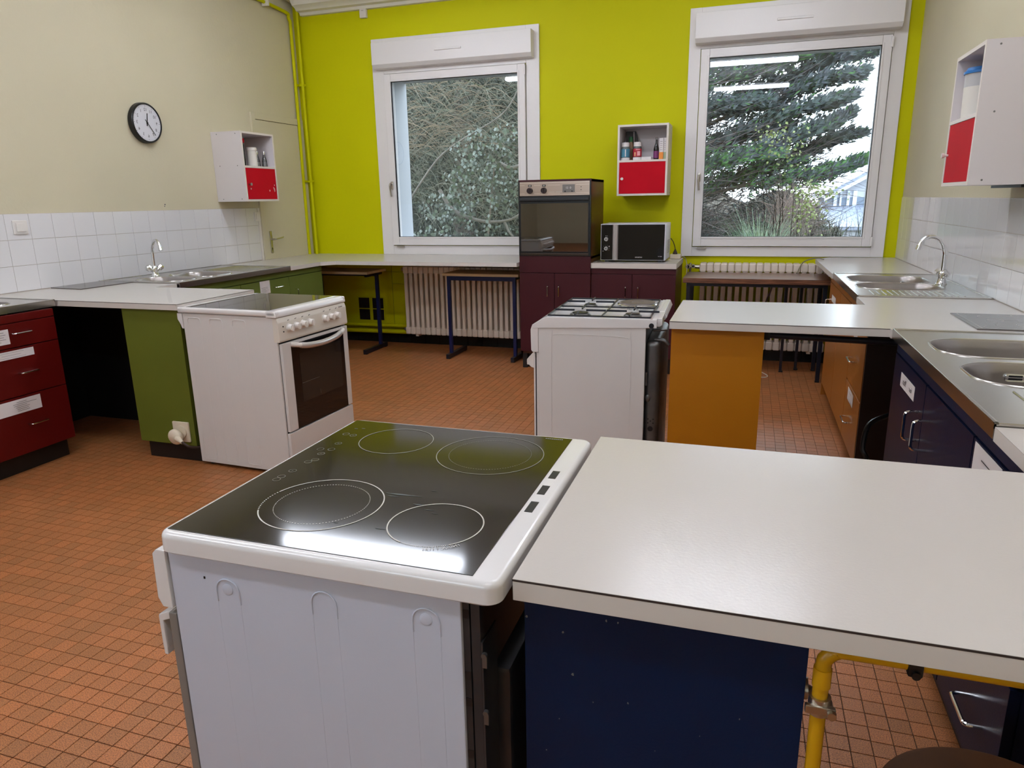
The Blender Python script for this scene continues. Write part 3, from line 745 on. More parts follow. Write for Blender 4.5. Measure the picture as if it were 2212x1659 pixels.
# olive cabinets on the left run, x front -3.62
t = thing('sink_cabinet', 'olive green base cabinets under the far left sink', 'cabinet', (-3.9, 4.7, 0))
part(t, 'carcass', MB().box(XL + .01, -3.640, 3.83, 5.556, .09, .73).box(XL + .01, -3.640, 4.56, 5.556, .73, .862).box(-3.66, -3.640, 3.83, 4.56, .73, .862), GREENP)
part(t, 'top_rail', MB().box(-3.640, -3.622, 3.83, 5.556, .820, .864, b=.001), GREEND)
for (a, b, c, d, nm) in ((3.835, 4.45, .10, .815, 'door'), (4.455, 5.058, .672, .815, 'drawer'), (4.455, 5.058, .10, .667, 'door'), (5.064, 5.552, .10, .815, 'door')):
    f = part(t, nm, MB().box(-3.640, -3.620, a, b, c, d, b=.0015), GREEND)
    if nm == 'drawer':
        uhandle(f, (-3.62, 4.845, .752), (-3.62, 4.94, .752), (.028, 0, 0))
        p = paper(f, (-3.6195, 4.676, .715), (0, 1, 0), (0, 0, 1), .124, .100)
        paperlines(f, (-3.6180, 4.676, .715), (0, 1, 0), (0, 0, 1), .124, .06, 6, seed=3)
    elif a > 5: uhandle(f, (-3.62, 5.135, .705), (-3.62, 5.135, .60), (.030, .0, 0))
    else: uhandle(f, (-3.62, 4.38 if a < 4 else 4.53, .705), (-3.62, 4.38 if a < 4 else 4.53, .60), (.030, 0, 0))
part(t, 'plinth', MB().box(XL + .02, -3.68, 3.84, 5.55, 0, .09), KICK)

# olive end cabinet under the left peninsula
t = thing('end_cabinet', 'olive green end cabinet next to the white cooker with a plugged in socket', 'cabinet', (-3.05, 3.3, 0))
part(t, 'carcass', MB().box(-3.245, -2.857, 3.02, 3.60, .10, ZU), GREENP)
part(t, 'end_panel', MB().box(-3.247, -2.857, 3.002, 3.02, .10, ZU - .001, b=.001), GREENP)
part(t, 'plinth', MB().box(-3.222, -2.845, 3.03, 3.58, 0, .10), KICK)
part(t, 'shade_panel', MB().box(XL + .02, -3.247, 3.56, 3.58, 0, ZU - .002).box(XL + .001, XL + .02, 2.98, 3.58, 0, ZU - .002), VOID, label='black sheet standing in for shade in the knee space')  # near-black sheets put the shade under the worktop into the colour
so = thing('wall_socket', 'cream socket low on the olive end panel', 'socket', (-2.94, 3.002, .17))
part(so, 'plate', MB().box(-2.998, -2.888, 2.990, 3.002, .122, .238, b=.004), SOCK)
part(so, 'socket_ring', MB().cyl((-2.938, 2.982, .182), (-2.938, 2.992, .182), .036, n=28), SOCK)
pl = thing('power_plug', 'round cream plug with a black cord in the olive panel socket', 'plug', (-2.95, 2.96, .16))
part(pl, 'plug_body', MB(Matrix.Translation((-2.955, 2.960, .160)) @ Matrix.Rotation(math.radians(8), 4, 'X')).ball((0, 0, 0), .046, 20, (1, .62, 1.0)).box(-.02, .02, .0, .028, -.02, .02, b=.006), SOCK)
part(pl, 'plug_neck', MB().cyl((-2.930, 2.945, .158), (-2.880, 2.925, .145), .018, .009), SOCK)
part(pl, 'cord', MB().tube([(-2.885, 2.927, .146), (-2.865, 2.925, .138), (-2.845, 2.935, .12), (-2.835, 2.985, .10), (-2.825, 3.05, .085), (-2.82, 3.12, .08)], .0065, 8, 4), CORDB)

# dark red drawers left edge
t = thing('drawer_unit', 'dark red drawer unit with paper labels at the left edge', 'cabinet', (-3.9, 2.5, 0))
part(t, 'carcass', MB().box(XL + .01, -3.680, 1.85, 2.928, .11, .745).box(-3.70, -3.680, 1.85, 2.928, .745, .862), REDP)
part(t, 'top_rail', MB().box(-3.680, -3.662, 1.85, 2.930, .822, .862, b=.001), REDP)
PL = {0: ((2.50, .714, .155, .078), 5), 1: ((2.45, .634, .325, .042), 3), 2: ((2.50, .338, .262, .076), 6)}
for k, (c, d) in enumerate(((.692, .817), (.431, .687), (.112, .426))):
    f = part(t, 'drawer', MB().box(-3.680, -3.660, 2.33, 2.929, c, d, b=.0012), REDP)
    hz_ = (.766, .552, .268)[k]
    uhandle(f, (-3.66, 2.668, hz_), (-3.66, 2.768, hz_), (.028, 0, 0))
    (yy, zz, ww, hh), nl = PL[k]
    paper(f, (-3.6595, yy, zz), (0, 1, 0), (0, 0, 1), ww, hh)
    paperlines(f, (-3.6582, yy + ww * .35, zz), (0, 1, 0), (0, 0, 1), ww * .6, hh, nl, seed=20 + k)
f = part(t, 'door', MB().box(-3.680, -3.660, 1.86, 2.325, .112, .817, b=.0012), REDP)
uhandle(f, (-3.66, 2.27, .70), (-3.66, 2.27, .60), (.028, 0, 0))
part(t, 'plinth', MB().box(XL + .02, -3.715, 1.86, 2.915, 0, .11), KICK)

# orange end cabinet
t = thing('end_cabinet', 'orange end cabinet beside the gas cooker', 'cabinet', (-.1, 3.3, 0))
part(t, 'carcass', MB().box(-.278, .086, 3.045, 3.62, .10, ZU), ORANGE)
part(t, 'end_panel', MB().box(-.283, .090, 3.027, 3.045, .10, ZU - .001, b=.001), ORANGE)
part(t, 'plinth', MB().box(-.26, .07, 3.06, 3.6, 0, .10), KICK)
tr = thing('support_rail', 'navy metal rail under the orange side worktop', 'rail', (.35, 3.2, .83))
part(tr, 'rail_tube', MB().tube([(.095, 3.10, .838), (.35, 3.10, .832), (.62, 3.10, .826)], .0135, 12, 1), BLACKMET)
part(tr, 'rail_bracket', MB().box(.09, .115, 3.08, 3.14, .82, ZU, b=.002), BLACKMET)
part(tr, 'rail_post', MB().box(.60, .625, 3.09, 3.115, 0, ZU, b=.002), BLACKMET)

# orange drawers under the far right sink
t = thing('sink_cabinet', 'ochre orange drawers and doors under the far right sink', 'cabinet', (.85, 4.5, 0))
part(t, 'carcass', MB().box(.592, XR - .01, 3.685, 5.385, .085, .73).box(.592, .597, 3.685, 5.385, .73, .862), ORANGES)
part(t, 'end_panel', MB().box(.574, XR - .01, 3.665, 3.685, .0, .864), BROWN, label='dark brown end panel')
part(t, 'far_end_panel', MB().box(.572, XR - .01, 5.385, 5.40, .0, .864), ORANGES)
part(t, 'top_rail', MB().box(.574, .592, 3.688, 5.384, .815, .862, b=.001), ORANGES)
for k, (a, b, c, d, nm) in enumerate(((3.69, 4.196, .418, .81, 'drawer'), (3.69, 4.196, .088, .408, 'drawer'), (4.203, 4.79, .088, .81, 'door'), (4.797, 5.382, .088, .81, 'door'))):
    f = part(t, nm, MB().box(.572, .592, a, b, c, d, b=.0015), ORANGES)
    if nm == 'drawer':
        hz_ = (.565, .240)[k]
        uhandle(f, (.572, 3.905, hz_), (.572, 4.03, hz_), (-.034, 0, 0), r=.005)
        if k == 0:
            paper(f, (.5715, 4.085, .655), (0, -1, 0), (0, 0, 1), .12, .10)
        else:
            paper(f, (.5715, 4.09, .325), (0, -1, 0), (0, 0, 1), .20, .065)
            paperlines(f, (.5700, 4.06, .325), (0, -1, 0), (0, 0, 1), .15, .06, 2, seed=9)
    else:
        uhandle(f, (.572, b - .06, .70), (.572, b - .06, .60), (-.030, 0, 0))
        if k == 3: paper(f, (.5715, 5.24, .70), (0, -1, 0), (0, 0, 1), .22, .045)
part(t, 'plinth', MB().box(.62, XR - .02, 3.70, 5.37, 0, .085), KICK)

# navy cabinets on the right run
t = thing('sink_cabinet', 'navy blue cabinet doors and drawers under the near right sink', 'cabinet', (.85, 2.1, 0))
part(t, 'carcass', MB().box(.592, XR - .01, 1.49, 2.98, .10, .73).box(.592, .612, 1.49, 2.98, .73, .862), NAVYF)
part(t, 'top_rail', MB().box(.572, .592, 1.49, 2.982, .815, .862, b=.001), NAVY)
seg = ((2.474, 2.980, .10, .81, 'door'), (1.955, 2.468, .10, .81, 'door'), (1.495, 1.949, .42, .81, 'drawer'), (1.495, 1.949, .10, .412, 'drawer'))
for k, (a, b, c, d, nm) in enumerate(seg):
    f = part(t, nm, MB().box(.570, .592, a, b, c, d, b=.0015), NAVYF)
    if k == 0:
        uhandle(f, (.570, 2.50, .712), (.570, 2.50, .615), (-.045, 0, 0), r=.0048)
        p = paper(f, (.5695, 2.84, .717), (0, -1, 0), (0, 0, 1), .228, .05)
        text(f, 'printed_label', 'Plats', .030, (.5683, 2.77, .742), (0, -1, 0), (0, 0, 1), DARKINK)
        text(f, 'printed_label', 'four', .026, (.5683, 2.67, .742), (0, -1, 0), (0, 0, 1), DARKINK)
    elif k == 1:
        uhandle(f, (.570, 2.375, .718), (.570, 2.375, .622), (-.045, 0, 0), r=.0048)
    elif k == 2:
        uhandle(f, (.570, 1.72, .60), (.570, 1.62, .60), (-.036, 0, 0), r=.0048)
        paper(f, (.5695, 1.93, .68), (0, -1, 0), (0, 0, 1), .20, .125)
        paperlines(f, (.5682, 1.88, .68), (0, -1, 0), (0, 0, 1), .1, .12, 3, seed=5)
    elif k == 3:
        uhandle(f, (.570, 1.715, .235), (.570, 1.60, .235), (-.036, 0, 0), r=.0048)
part(t, 'plinth', MB().box(.61, XR - .02, 1.50, 2.97, 0, .10), KICK)

# navy end cabinet in the foreground
t = thing('end_cabinet', 'navy blue end cabinet under the foreground worktop, paint chipped', 'cabinet', (-.08, 1.15, 0))
part(t, 'carcass', MB().box(-.268, .103, .878, 1.43, .10, ZU), NAVY)
part(t, 'end_panel', MB().box(-.272, .107, .860, .878, .10, ZU - .001, b=.001), NAVY)
part(t, 'plinth', MB().box(-.25, .09, .90, 1.41, 0, .10), KICK)
m = MB(); rd = random.Random(4)
for (xx, zz, r_) in ((-.2685, .822, .0032), (-.153, .836, .0022), (-.137, .836, .002), (-.215, .806, .0025), (-.20, .74, .0035), (-.17, .70, .0015), (-.12, .71, .002), (.03, .72, .0015), (-.22, .66, .0015), (-.08, .64, .001), (-.02, .68, .001), (-.24, .60, .0015)):
    m.prism([(xx + .62 * r_ * rd.uniform(.5, 1.2) * math.cos(a), zz + .85 * r_ * rd.uniform(.6, 1.2) * math.sin(a)) for a in (0, 1.2, 2.3, 3.4, 4.6, 5.5)], .8595, .8602, 'y')
part(t, 'paint_chips', m, mat('chipped_fibre', (.16, .17, .15, 1), .8), kind='stuff')

# yellow gas pipe and its clamp
t = thing('gas_pipe', 'yellow gas pipe standing beside the navy end cabinet', 'pipe', (.125, .852, 0))
PX, PY = .124, .852
part(t, 'pipe', MB().tube([(PX, PY, .0), (PX, PY, .30), (PX, PY, .70), (PX, PY, .822), (PX + .004, PY, .842), (PX + .014, PY, .851), (PX + .03, PY, .8535), (.35, PY, .8535), (.75, PY, .8535), (.90, PY, .8535)], .0095, 14, 4), YELLOW)
part(t, 'elbow', MB().cyl((PX, PY, .800), (PX, PY, .826), .0112), YELLOW)
cl = part(t, 'clamp', MB().cyl((.1075, .880, .772), (.112, .880, .772), .014).tube([(.110, .880, .772), (.118, .876, .772), (.124, .868, .772)], .006, 10, 3).cyl((PX, PY, .761), (PX, PY, .785), .0135, n=24).box(PX - .018, PX + .018, PY - .016, PY - .008, .767, .779, b=.002), NICKEL)
part(cl, 'clamp_screw', MB().cyl((PX + .013, PY - .020, .773), (PX + .013, PY + .008, .773), .003).cyl((PX + .013, PY - .023, .773), (PX + .013, PY - .017, .773), .006, n=6), NICKEL)
part(t, 'pipe_clip', MB().box(.215, .232, PY - .012, PY + .012, .840, .867, b=.003).cyl((.2235, PY - .012, .845), (.2235, PY - .016, .845), .005), BLACK)

# stool
t = thing('stool', 'round brown vinyl stool in the bottom right corner', 'stool', (.44, 1.07, 0))
part(t, 'seat', MB().lathe([(0, 0), (.178, 0), (.186, .006), (.189, .018), (.186, .032), (.172, .041), (.10, .046), (0, .048)], (.44, 1.07, .405), 48), STOOLM)
part(t, 'seat_rim', MB().lathe([(.180, -.004), (.1905, -.004), (.1915, .005), (.1905, .012), (.180, .012)], (.44, 1.07, .405), 48), CHROME)
for k in range(4):
    a = PI / 4 + k * PI / 2
    part(t, 'leg', MB().tube([(.44 + .10 * math.cos(a), 1.07 + .10 * math.sin(a), .405), (.44 + .155 * math.cos(a), 1.07 + .155 * math.sin(a), 0)], .0095, 12), BLACKMET)
part(t, 'foot_ring', MB().tube([(.44 + .130 * math.cos(a * PI / 12), 1.07 + .130 * math.sin(a * PI / 12), .18) for a in range(25)], .006, 8), BLACKMET)

# ------------------------------------------------------------------ burgundy tower and low unit
t = thing('oven_tower', 'tall burgundy tower cabinet holding the old built in oven', 'cabinet', (-1.49, 5.9, 0))
x0, x1, yf, yb_ = -1.789, -1.190, 5.678, 6.17
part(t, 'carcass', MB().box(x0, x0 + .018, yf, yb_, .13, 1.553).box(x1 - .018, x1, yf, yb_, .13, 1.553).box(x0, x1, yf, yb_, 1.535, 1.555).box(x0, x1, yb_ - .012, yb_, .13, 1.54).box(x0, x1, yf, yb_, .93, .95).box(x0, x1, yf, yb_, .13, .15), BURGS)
part(t, 'front_rail', MB().box(x0, x1, yf - .018, yf, .818, .955, b=.001), BURG)
part(t, 'top_strip', MB().box(x0, x1, yf - .018, yf, 1.543, 1.556, b=.001), BURG)
for (a, b, hx) in ((x0 + .001, -1.492, -1.544), (-1.488, x1 - .001, -1.449)):
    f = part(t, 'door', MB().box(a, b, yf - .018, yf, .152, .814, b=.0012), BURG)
    uhandle(f, (hx, yf - .018, .712), (hx, yf - .018, .625), (0, -.028, 0), r=.004)
part(t, 'plinth', MB().box(x0 + .01, x1 - .01, yf + .05, yb_, 0, .13).box(x0 + .01, x0 + .05, yf + .01, yf + .05, 0, .13), KICK)
ov = thing('built_in_oven', 'old built in oven with mirrored glass and bronze control strip', 'oven', (-1.49, 5.65, .955))
part(ov, 'housing', MB().box(x0 + .02, x1 - .02, yf, yb_ - .05, .955, 1.53), DARKSHEET)
part(ov, 'frame', MB().box(x0 + .001, x0 + .012, yf - .024, yf, .956, 1.543).box(x1 - .012, x1 - .001, yf - .024, yf, .956, 1.543).box(x0 + .01, x1 - .01, yf - .024, yf, .956, .982), BLACK)
fa = part(ov, 'fascia', MB().box(x0 + .012, x1 - .010, yf - .024, yf - .002, 1.430, 1.540, b=.002), OVENFACE)
g = MB()
for (a, b, zz) in ((x0 + .014, x1 - .012, 1.530), (x0 + .014, x1 - .012, 1.438), (-1.775, -1.735, 1.512), (-1.655, -1.605, 1.512), (-1.54, -1.44, 1.512), (-1.775, -1.735, 1.448), (-1.655, -1.605, 1.448), (-1.54, -1.44, 1.448), (-1.31, -1.205, 1.512), (-1.31, -1.205, 1.450)):
    g.box(a, b, yf - .0250, yf - .0238, zz, zz + .0022)
part(fa, 'trim_lines', g, mat('bright_trim', (.70, .60, .50, 1), .3, metal=.6))
for k, xx in enumerate((-1.690, -1.573)):
    kn = part(ov, 'oven_knob', MB().cyl((xx, yf - .024, 1.472), (xx, yf - .046, 1.472), .0245, .022, n=28).box(xx - .004, xx + .004, yf - .052, yf - .044, 1.452, 1.492, b=.002, R=Matrix.Translation((xx, 0, 1.472)) @ Matrix.Rotation(.35 if k == 0 else 0, 4, 'Y') @ Matrix.Translation((-xx, 0, -1.472))), mat('dark_knob', (.018, .006, .008, 1), .3))
    tg = part(ov, 'dial_tag', MB().box(xx - .014, xx + .014, yf - .0262, yf - .023, 1.502, 1.518), BLACK)
    part(tg, 'dial_mark', MB().box(xx - .008, xx - .001, yf - .0268, yf - .026, 1.506, 1.514).box(xx + .001, xx + .008, yf - .0268, yf - .026, 1.506, 1.514), INK)
ti = part(ov, 'timer', MB().box(-1.420, -1.321, yf - .027, yf - .022, 1.455, 1.515, b=.001), GREYPL)
text(ti, 'timer_digits', '12  0', .022, (-1.372, yf - .0272, 1.489), (1, 0, 0), (0, 0, 1), PAPER, mirror=False)
part(ti, 'timer_button', MB().cyl((-1.398, yf - .027, 1.463), (-1.398, yf - .033, 1.463), .005).cyl((-1.342, yf - .027, 1.463), (-1.342, yf - .033, 1.463), .005), BLACK)
part(ov, 'indicator', MB().cyl((-1.270, yf - .023, 1.495), (-1.270, yf - .027, 1.495), .0035).cyl((-1.270, yf - .023, 1.473), (-1.270, yf - .027, 1.473), .0035), BLACK)
m = MB(); rd = random.Random(2); xx = -1.53
while xx < -1.43:
    w_ = rd.uniform(.003, .006)
    if not (-1.49 < xx < -1.478): m.box(xx, xx + w_, yf - .0250, yf - .0239, 1.4575, 1.4605)
    xx += w_ + .0015
part(fa, 'maker_mark', m, INK, kind='stuff')
dr = part(ov, 'oven_door', MB().box(x0 + .012, x1 - .012, yf - .030, yf - .002, .985, 1.425, b=.003), BLACK)
bmx = MB(); N = 10
for k in range(N):          # slightly bowed smoked mirror glass
    za, zb2 = .992 + k * (.380 / N), .992 + (k + 1) * (.380 / N)
    fa_ = lambda z: .004 * (1 - ((z - 1.18) / .19) ** 2) if abs(z - 1.18) < .19 else 0
    bmx.quad((x0 + .022, yf - .0305 - fa_(za), za), (x1 - .020, yf - .0305 - fa_(za), za), (x1 - .020, yf - .0305 - fa_(zb2), zb2), (x0 + .022, yf - .0305 - fa_(zb2), zb2))
bmesh.ops.remove_doubles(bmx.bm, verts=bmx.bm.verts, dist=.0001)
part(dr, 'mirror_glass', bmx, MIRRORG)
part(dr, 'grip_rail', MB().box(x0 + .016, x1 - .016, yf - .045, yf - .028, 1.388, 1.412, b=.004).box(x0 + .016, x1 - .016, yf - .036, yf - .028, 1.372, 1.377), BLACK)
part(ov, 'lower_strip', MB().box(x0 + .016, x1 - .016, yf - .029, yf - .023, .960, .980, b=.002), mat('brown_strip', (.03, .018, .01, 1), .3))

t = thing('low_cabinet', 'low burgundy two door cabinet under the microwave', 'cabinet', (-.85, 5.9, 0))
x0, x1, yf = -1.188, -.515, 5.700
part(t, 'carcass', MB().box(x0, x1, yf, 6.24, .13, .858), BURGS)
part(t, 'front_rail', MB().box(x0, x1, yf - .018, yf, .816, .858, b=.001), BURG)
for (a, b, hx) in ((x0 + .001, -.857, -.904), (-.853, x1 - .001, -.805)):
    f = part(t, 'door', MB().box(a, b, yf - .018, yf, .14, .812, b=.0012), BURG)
    uhandle(f, (hx, yf - .018, .715), (hx, yf - .018, .625), (0, -.028, 0), r=.004)
part(t, 'plinth', MB().box(x0 + .01, x1 - .01, yf + .04, 6.2, 0, .13), KICK)
t = worktop('small white worktop carrying the microwave', [(-1.189, 5.672), (-.512, 5.672), (-.512, 6.255), (-1.189, 6.255)], None, (-.85, 5.96, .86), z0=.859)

# ------------------------------------------------------------------ microwave
t = thing('microwave', 'black fronted microwave oven on the low burgundy cabinet', 'microwave', (-.875, 5.97, .905))
x0, x1, yf, z0, z1 = -1.135, -.614, 5.79, .914, 1.203
part(t, 'case', MB().box(x0, x1, yf + .01, 6.14, z0, z1, b=.006), MWFRAME)
part(t, 'front_bezel', MB().box(x0, x1, yf, yf + .012, z0, z1, b=.004), MWFRAME)
cpn = part(t, 'control_panel', MB().box(x0 + .006, -1.038, yf - .004, yf + .002, z0 + .005, z1 - .006, b=.001), BLACKG)
part(t, 'door_glass', MB().box(-.993, x1 - .010, yf - .006, yf + .002, z0 + .005, z1 - .006, b=.001), BLACKG)
part(t, 'door_handle', MB().prism([(-1.038, yf - .006), (-1.030, yf - .020), (-1.013, yf - .025), (-.998, yf - .019), (-.991, yf - .006)], z0 + .002, z1 - .004, 'z', b=.001), SILVER)
for zz in (1.083, 1.009):
    kn = part(t, 'dial_knob', MB().cyl((-1.088, yf - .004, zz), (-1.088, yf - .022, zz), .0165, .0145, n=26), SILVER)
    part(kn, 'dial_cap', MB().cyl((-1.088, yf - .022, zz), (-1.088, yf - .024, zz), .009), GREYPL)
mk = MB()
for a in range(8):
    an = math.radians(-30 + a * 34); mk.box(-1.088 + .026 * math.cos(an) - .0015, -1.088 + .026 * math.cos(an) + .0015, yf - .0046, yf - .0038, 1.009 + .026 * math.sin(an) - .001, 1.009 + .026 * math.sin(an) + .001)
mk.cyl((-1.0635, yf - .0038, 1.0255), (-1.0635, yf - .0046, 1.0255), .004)
mk.box(-1.095, -1.088, yf - .0046, yf - .0038, 1.107, 1.110).box(-1.083, -1.078, yf - .0046, yf - .0038, 1.107, 1.110).box(-1.118, -1.108, yf - .0046, yf - .0038, .986, .989)
part(cpn, 'dial_markings', mk, PAPER, kind='stuff')
text(t, 'maker_name', 'SAMSUNG', .0125, (-.824, yf - .0062, .9395), (1, 0, 0), (0, 0, 1), PAPER)
text(t, 'power_mark', '800 W', .011, (-.655, yf - .0062, .947), (1, 0, 0), (0, 0, 1), PAPER)
part(t, 'foot', MB().box(x0 + .03, x0 + .06, yf + .03, yf + .06, .900, z0), BLACK)
part(t, 'foot', MB().box(x1 - .06, x1 - .03, yf + .03, yf + .06, .900, z0), BLACK)
part(t, 'foot', MB().box(x0 + .03, x0 + .06, 6.06, 6.09, .900, z0), BLACK)
part(t, 'foot', MB().box(x1 - .06, x1 - .03, 6.06, 6.09, .900, z0), BLACK)
mv = MB()
for a in range(8):
    for b in range(9): mv.box(x1 - .0005, x1 + .0008, 5.93 + a * .02, 5.94 + a * .02, .965 + b * .012, .971 + b * .012)
part(t, 'side_vents', mv, GREYPL, kind='stuff')
eb = thing('power_strip', 'cream multi socket block behind the microwave corner', 'socket', (-.57, 6.19, .90))
part(eb, 'block', MB().box(-.612, -.523, 6.13, 6.235, .9, .938, b=.004), SOCK)
part(eb, 'plug', MB().lathe([(0, 0), (.020, 0), (.018, .012), (.008, .035), (.005, .042), (0, .042)], (-.573, 6.17, .938), 16), CORDB, label='dark brown plug')
part(eb, 'cord', MB().tube([(-.573, 6.17, .975), (-.578, 6.172, 1.0), (-.592, 6.165, 1.04), (-.612, 6.155, 1.07)], .0035, 8, 4), CORDB)
solo('white_cord', MB().tube([(-.524, 6.18, .92), (-.505, 6.21, .915), (-.49, 6.27, .885), (-.48, 6.275, .84), (-.478, 6.27, .795), (-.478, 6.27, .70), (-.44, 6.25, .45), (-.30, 6.2, .12), (.0, 6.0, .006), (.15, 5.80, .005), (.22, 5.86, .005), (.10, 6.15, .006), (.05, 6.28, .05)], .0035, 8, 5), CORDW,
     'thin white cord hanging from the multi socket block down to the floor', 'cable', base=(-.524, 6.18, 0))
solo('grey_cord', MB().tube([(.58, 6.12, .908), (.55, 6.21, .910), (.50, 6.27, .898), (.44, 6.265, .868), (.40, 6.18, .80), (.39, 6.17, .7935)], .0045, 8, 5), mat('grey_cord', (.22, .20, .13, 1), .5),
     'grey cord looping over the radiator onto the wood grain table', 'cable', base=(.55, 6.2, .8))
solo('black_cord', MB().tube([(.20, 5.74, .755), (.195, 5.76, .70), (.17, 5.80, .62), (.13, 5.86, .45), (.10, 5.95, .15), (.12, 6.0, .006)], .006, 8, 5), CORDB,
     'black cord hanging under the wood grain table', 'cable', base=(.2, 5.74, 0))

# ------------------------------------------------------------------ wood grain table
t = thing('table', 'low wood grain laminate table before the right radiator', 'table', (.08, 5.95, 0))
part(t, 'tabletop', MB().box(-.462, .612, 5.70, 6.19, .752, .79, b=.0015), WALNUT)
part(t, 'apron', MB().box(-.435, .585, 5.735, 5.755, .725, .752).box(-.435, .585, 6.14, 6.16, .725, .752).box(-.435, -.415, 5.735, 6.16, .725, .752).box(.565, .585, 5.735, 6.16, .725, .752), BLACKMET)
for (a, b) in ((-.435, 5.735), (.562, 5.735), (-.435, 6.13), (.562, 6.13), (.31, 6.02), (.43, 6.13)):
    if a in (.31, .43):
        part(t, 'leg', MB().box(a, a + .022, b, b + .022, .012, .752, b=.003), BLACKMET)
    else:
        part(t, 'leg', MB().box(a, a + .03, b, b + .03, .012, .752, b=.003), BLACKMET)
    part(t, 'foot_cap', MB().box(a - .002, a + .03, b - .002, b + .03, 0, .014, b=.003), BLACK)

# ------------------------------------------------------------------ school desks
def desk(loc, rz, label, ly=0.0):
    t = thing('school_desk', label, 'desk', loc, rz, 'beech and navy school desks', local=True)
    part(t, 'desktop', MB().box(-.36, .36, -.02, .355, .752, .776, b=.003), BEECH)
    part(t, 'cross_rail', MB().box(-.31, .31, ly, ly + .028, .712, .752, b=.002), NAVYMET)
    for s_ in (-1, 1):
        x = s_ * .312
        part(t, 'leg', MB().box(x - .015, x + .015, ly, ly + .032, .04, .752, b=.002), NAVYMET)
        part(t, 'side_rail', MB().box(x - .012, x + .012, .03, .34, .722, .752, b=.002), BLACKMET)
        part(t, 'foot', MB().box(x - .017, x + .017, -.075, .355, .004, .044, b=.002), BLACKMET)
        part(t, 'glide', MB().box(x - .017, x + .017, -.07, -.04, 0, .006).box(x - .017, x + .017, .31, .34, 0, .006), BLACK)
    return t
desk((-2.232, 5.905, 0), math.radians(-.5), 'school desk with both navy legs showing, in front of the radiator')
desk((-3.71, 5.90, 0), 0, 'school desk half hidden behind the green cabinets, one leg showing', ly=.23)

# ------------------------------------------------------------------ wall cabinets
def wall_cab(loc, rz, w, d, h, shelf, label, chips=False, knobside=-1):
    t = thing('wall_cabinet', label, 'cabinet', loc, rz, 'white wall cabinets with red doors', local=True)
    b = .016
    part(t, 'body', MB().box(-w / 2, -w / 2 + b, 0, d, 0, h).box(w / 2 - b, w / 2, 0, d, 0, h).box(-w / 2 + b, w / 2 - b, 0, d, 0, b).box(-w / 2 + b, w / 2 - b, 0, d, h - b, h).box(-w / 2 + b, w / 2 - b, d - .006, d, b, h - b), CABW)
    part(t, 'edge_banding', MB().box(-w / 2, -w / 2 + b, -.0015, 0, 0, h).box(w / 2 - b, w / 2, -.0015, 0, 0, h).box(-w / 2 + b, w / 2 - b, -.0015, 0, 0, b).box(-w / 2 + b, w / 2 - b, -.0015, 0, h - b, h).box(-w / 2 + b, w / 2 - b, -.0015, 0, shelf - b, shelf), CABG)
    part(t, 'shelf', MB().box(-w / 2 + b, w / 2 - b, 0, d - .006, shelf - b, shelf), CABW)
    f = part(t, 'door', MB().box(-w / 2 + b + .001, w / 2 - b - .001, .001, .017, b + .001, shelf - b - .001, b=.001), REDDOOR)
    kx = knobside * (w / 2 - .045); kz = (shelf) * .48
    part(f, 'knob', MB().cyl((kx, .002, kz), (kx, -.016, kz), .005).cyl((kx, -.014, kz), (kx, -.026, kz), .010, .012), NICKEL if chips else SWITCH)
    if chips:
        m = MB()
        for (a, c, r_) in ((.165, .10, .012), (.168, .088, .010), (.158, .112, .008), (.10, .088, .009), (-.150, .102, .009), (.172, .135, .007)):
            m.prism([(a + r_ * math.cos(q) * (1.0 if q < 3 else .5), c + r_ * math.sin(q)) for q in (0, 1, 2.2, 3.3, 4.5, 5.4)], .0004, .0011, 'y')
        part(f, 'chip_marks', m, mat('chip_pink', (.75, .45, .42, 1), .6), kind='stuff')
    m = MB()
    for xx in (-w / 2 - .0006, w / 2 + .0006):
        for (yy, zz) in ((.05, h - .02), (d - .06, h - .02), (.06, shelf), (d - .06, shelf), (.05, .02), (d - .06, .02)):
            m.cyl((xx - .0008, yy, zz), (xx + .0008, yy, zz), .004, n=10)
    part(t, 'screw_caps', m, GREYPL, kind='stuff')
    part(t, 'hanging_bracket', MB().box(-.03, 0.0, d - .03, d - .004, h, h + .012), BLACK)
    return t
CZ = 1.430
cL = wall_cab((-3.995, 5.333, CZ), math.radians(90), .432, .2955, .560, .288, 'white wall cabinet with a chipped red door beside the cream door', chips=True)
cB = wall_cab((-.871, 6.175, 1.421), 0, .415, .283, .567, .287, 'white wall cabinet with a red door on the lime wall above the microwave')
cR = wall_cab((.862, 3.738, CZ), math.radians(-90), .435, .283, .562, .288, 'white wall cabinet with a red door high on the right wall', knobside=-1)
part(cR, 'hanging_bracket', MB().box(-.2, .2, .20, .27, -.012, 0), BLACK)

# contents, left cabinet (shelf top z = CZ+.288)
zs = CZ + .288
def pot(name, x, y, z, prof, m, label, cat, group, extra=None, n=24):
    t = thing(name, label, cat, (x, y, z), group=group)
    part(t, 'body', MB().lathe(prof, (x, y, z), n), m)
    return t
t = pot('storage_jar', -4.07, 5.335, zs, [(0, 0), (.038, 0), (.041, .01), (.041, .125), (.038, .13), (0, .13)], CORN, 'cream lidded pot in the left wall cabinet', 'jar', 'jars in the left wall cabinet')
part(t, 'lid', MB().lathe([(0, .128), (.043, .128), (.045, .134), (.043, .152), (.034, .157), (0, .157)], (-4.07, 5.335, zs)), CORN)
t = pot('storage_jar', -4.10, 5.225, zs, [(0, 0), (.040, 0), (.040, .19), (0, .19)], JARGLASS, 'tall clear jar with a red lid in the left wall cabinet', 'jar', 'jars in the left wall cabinet')
part(t, 'lid', MB().lathe([(0, .19), (.042, .19), (.042, .222), (0, .222)], (-4.10, 5.225, zs)), REDDOOR)
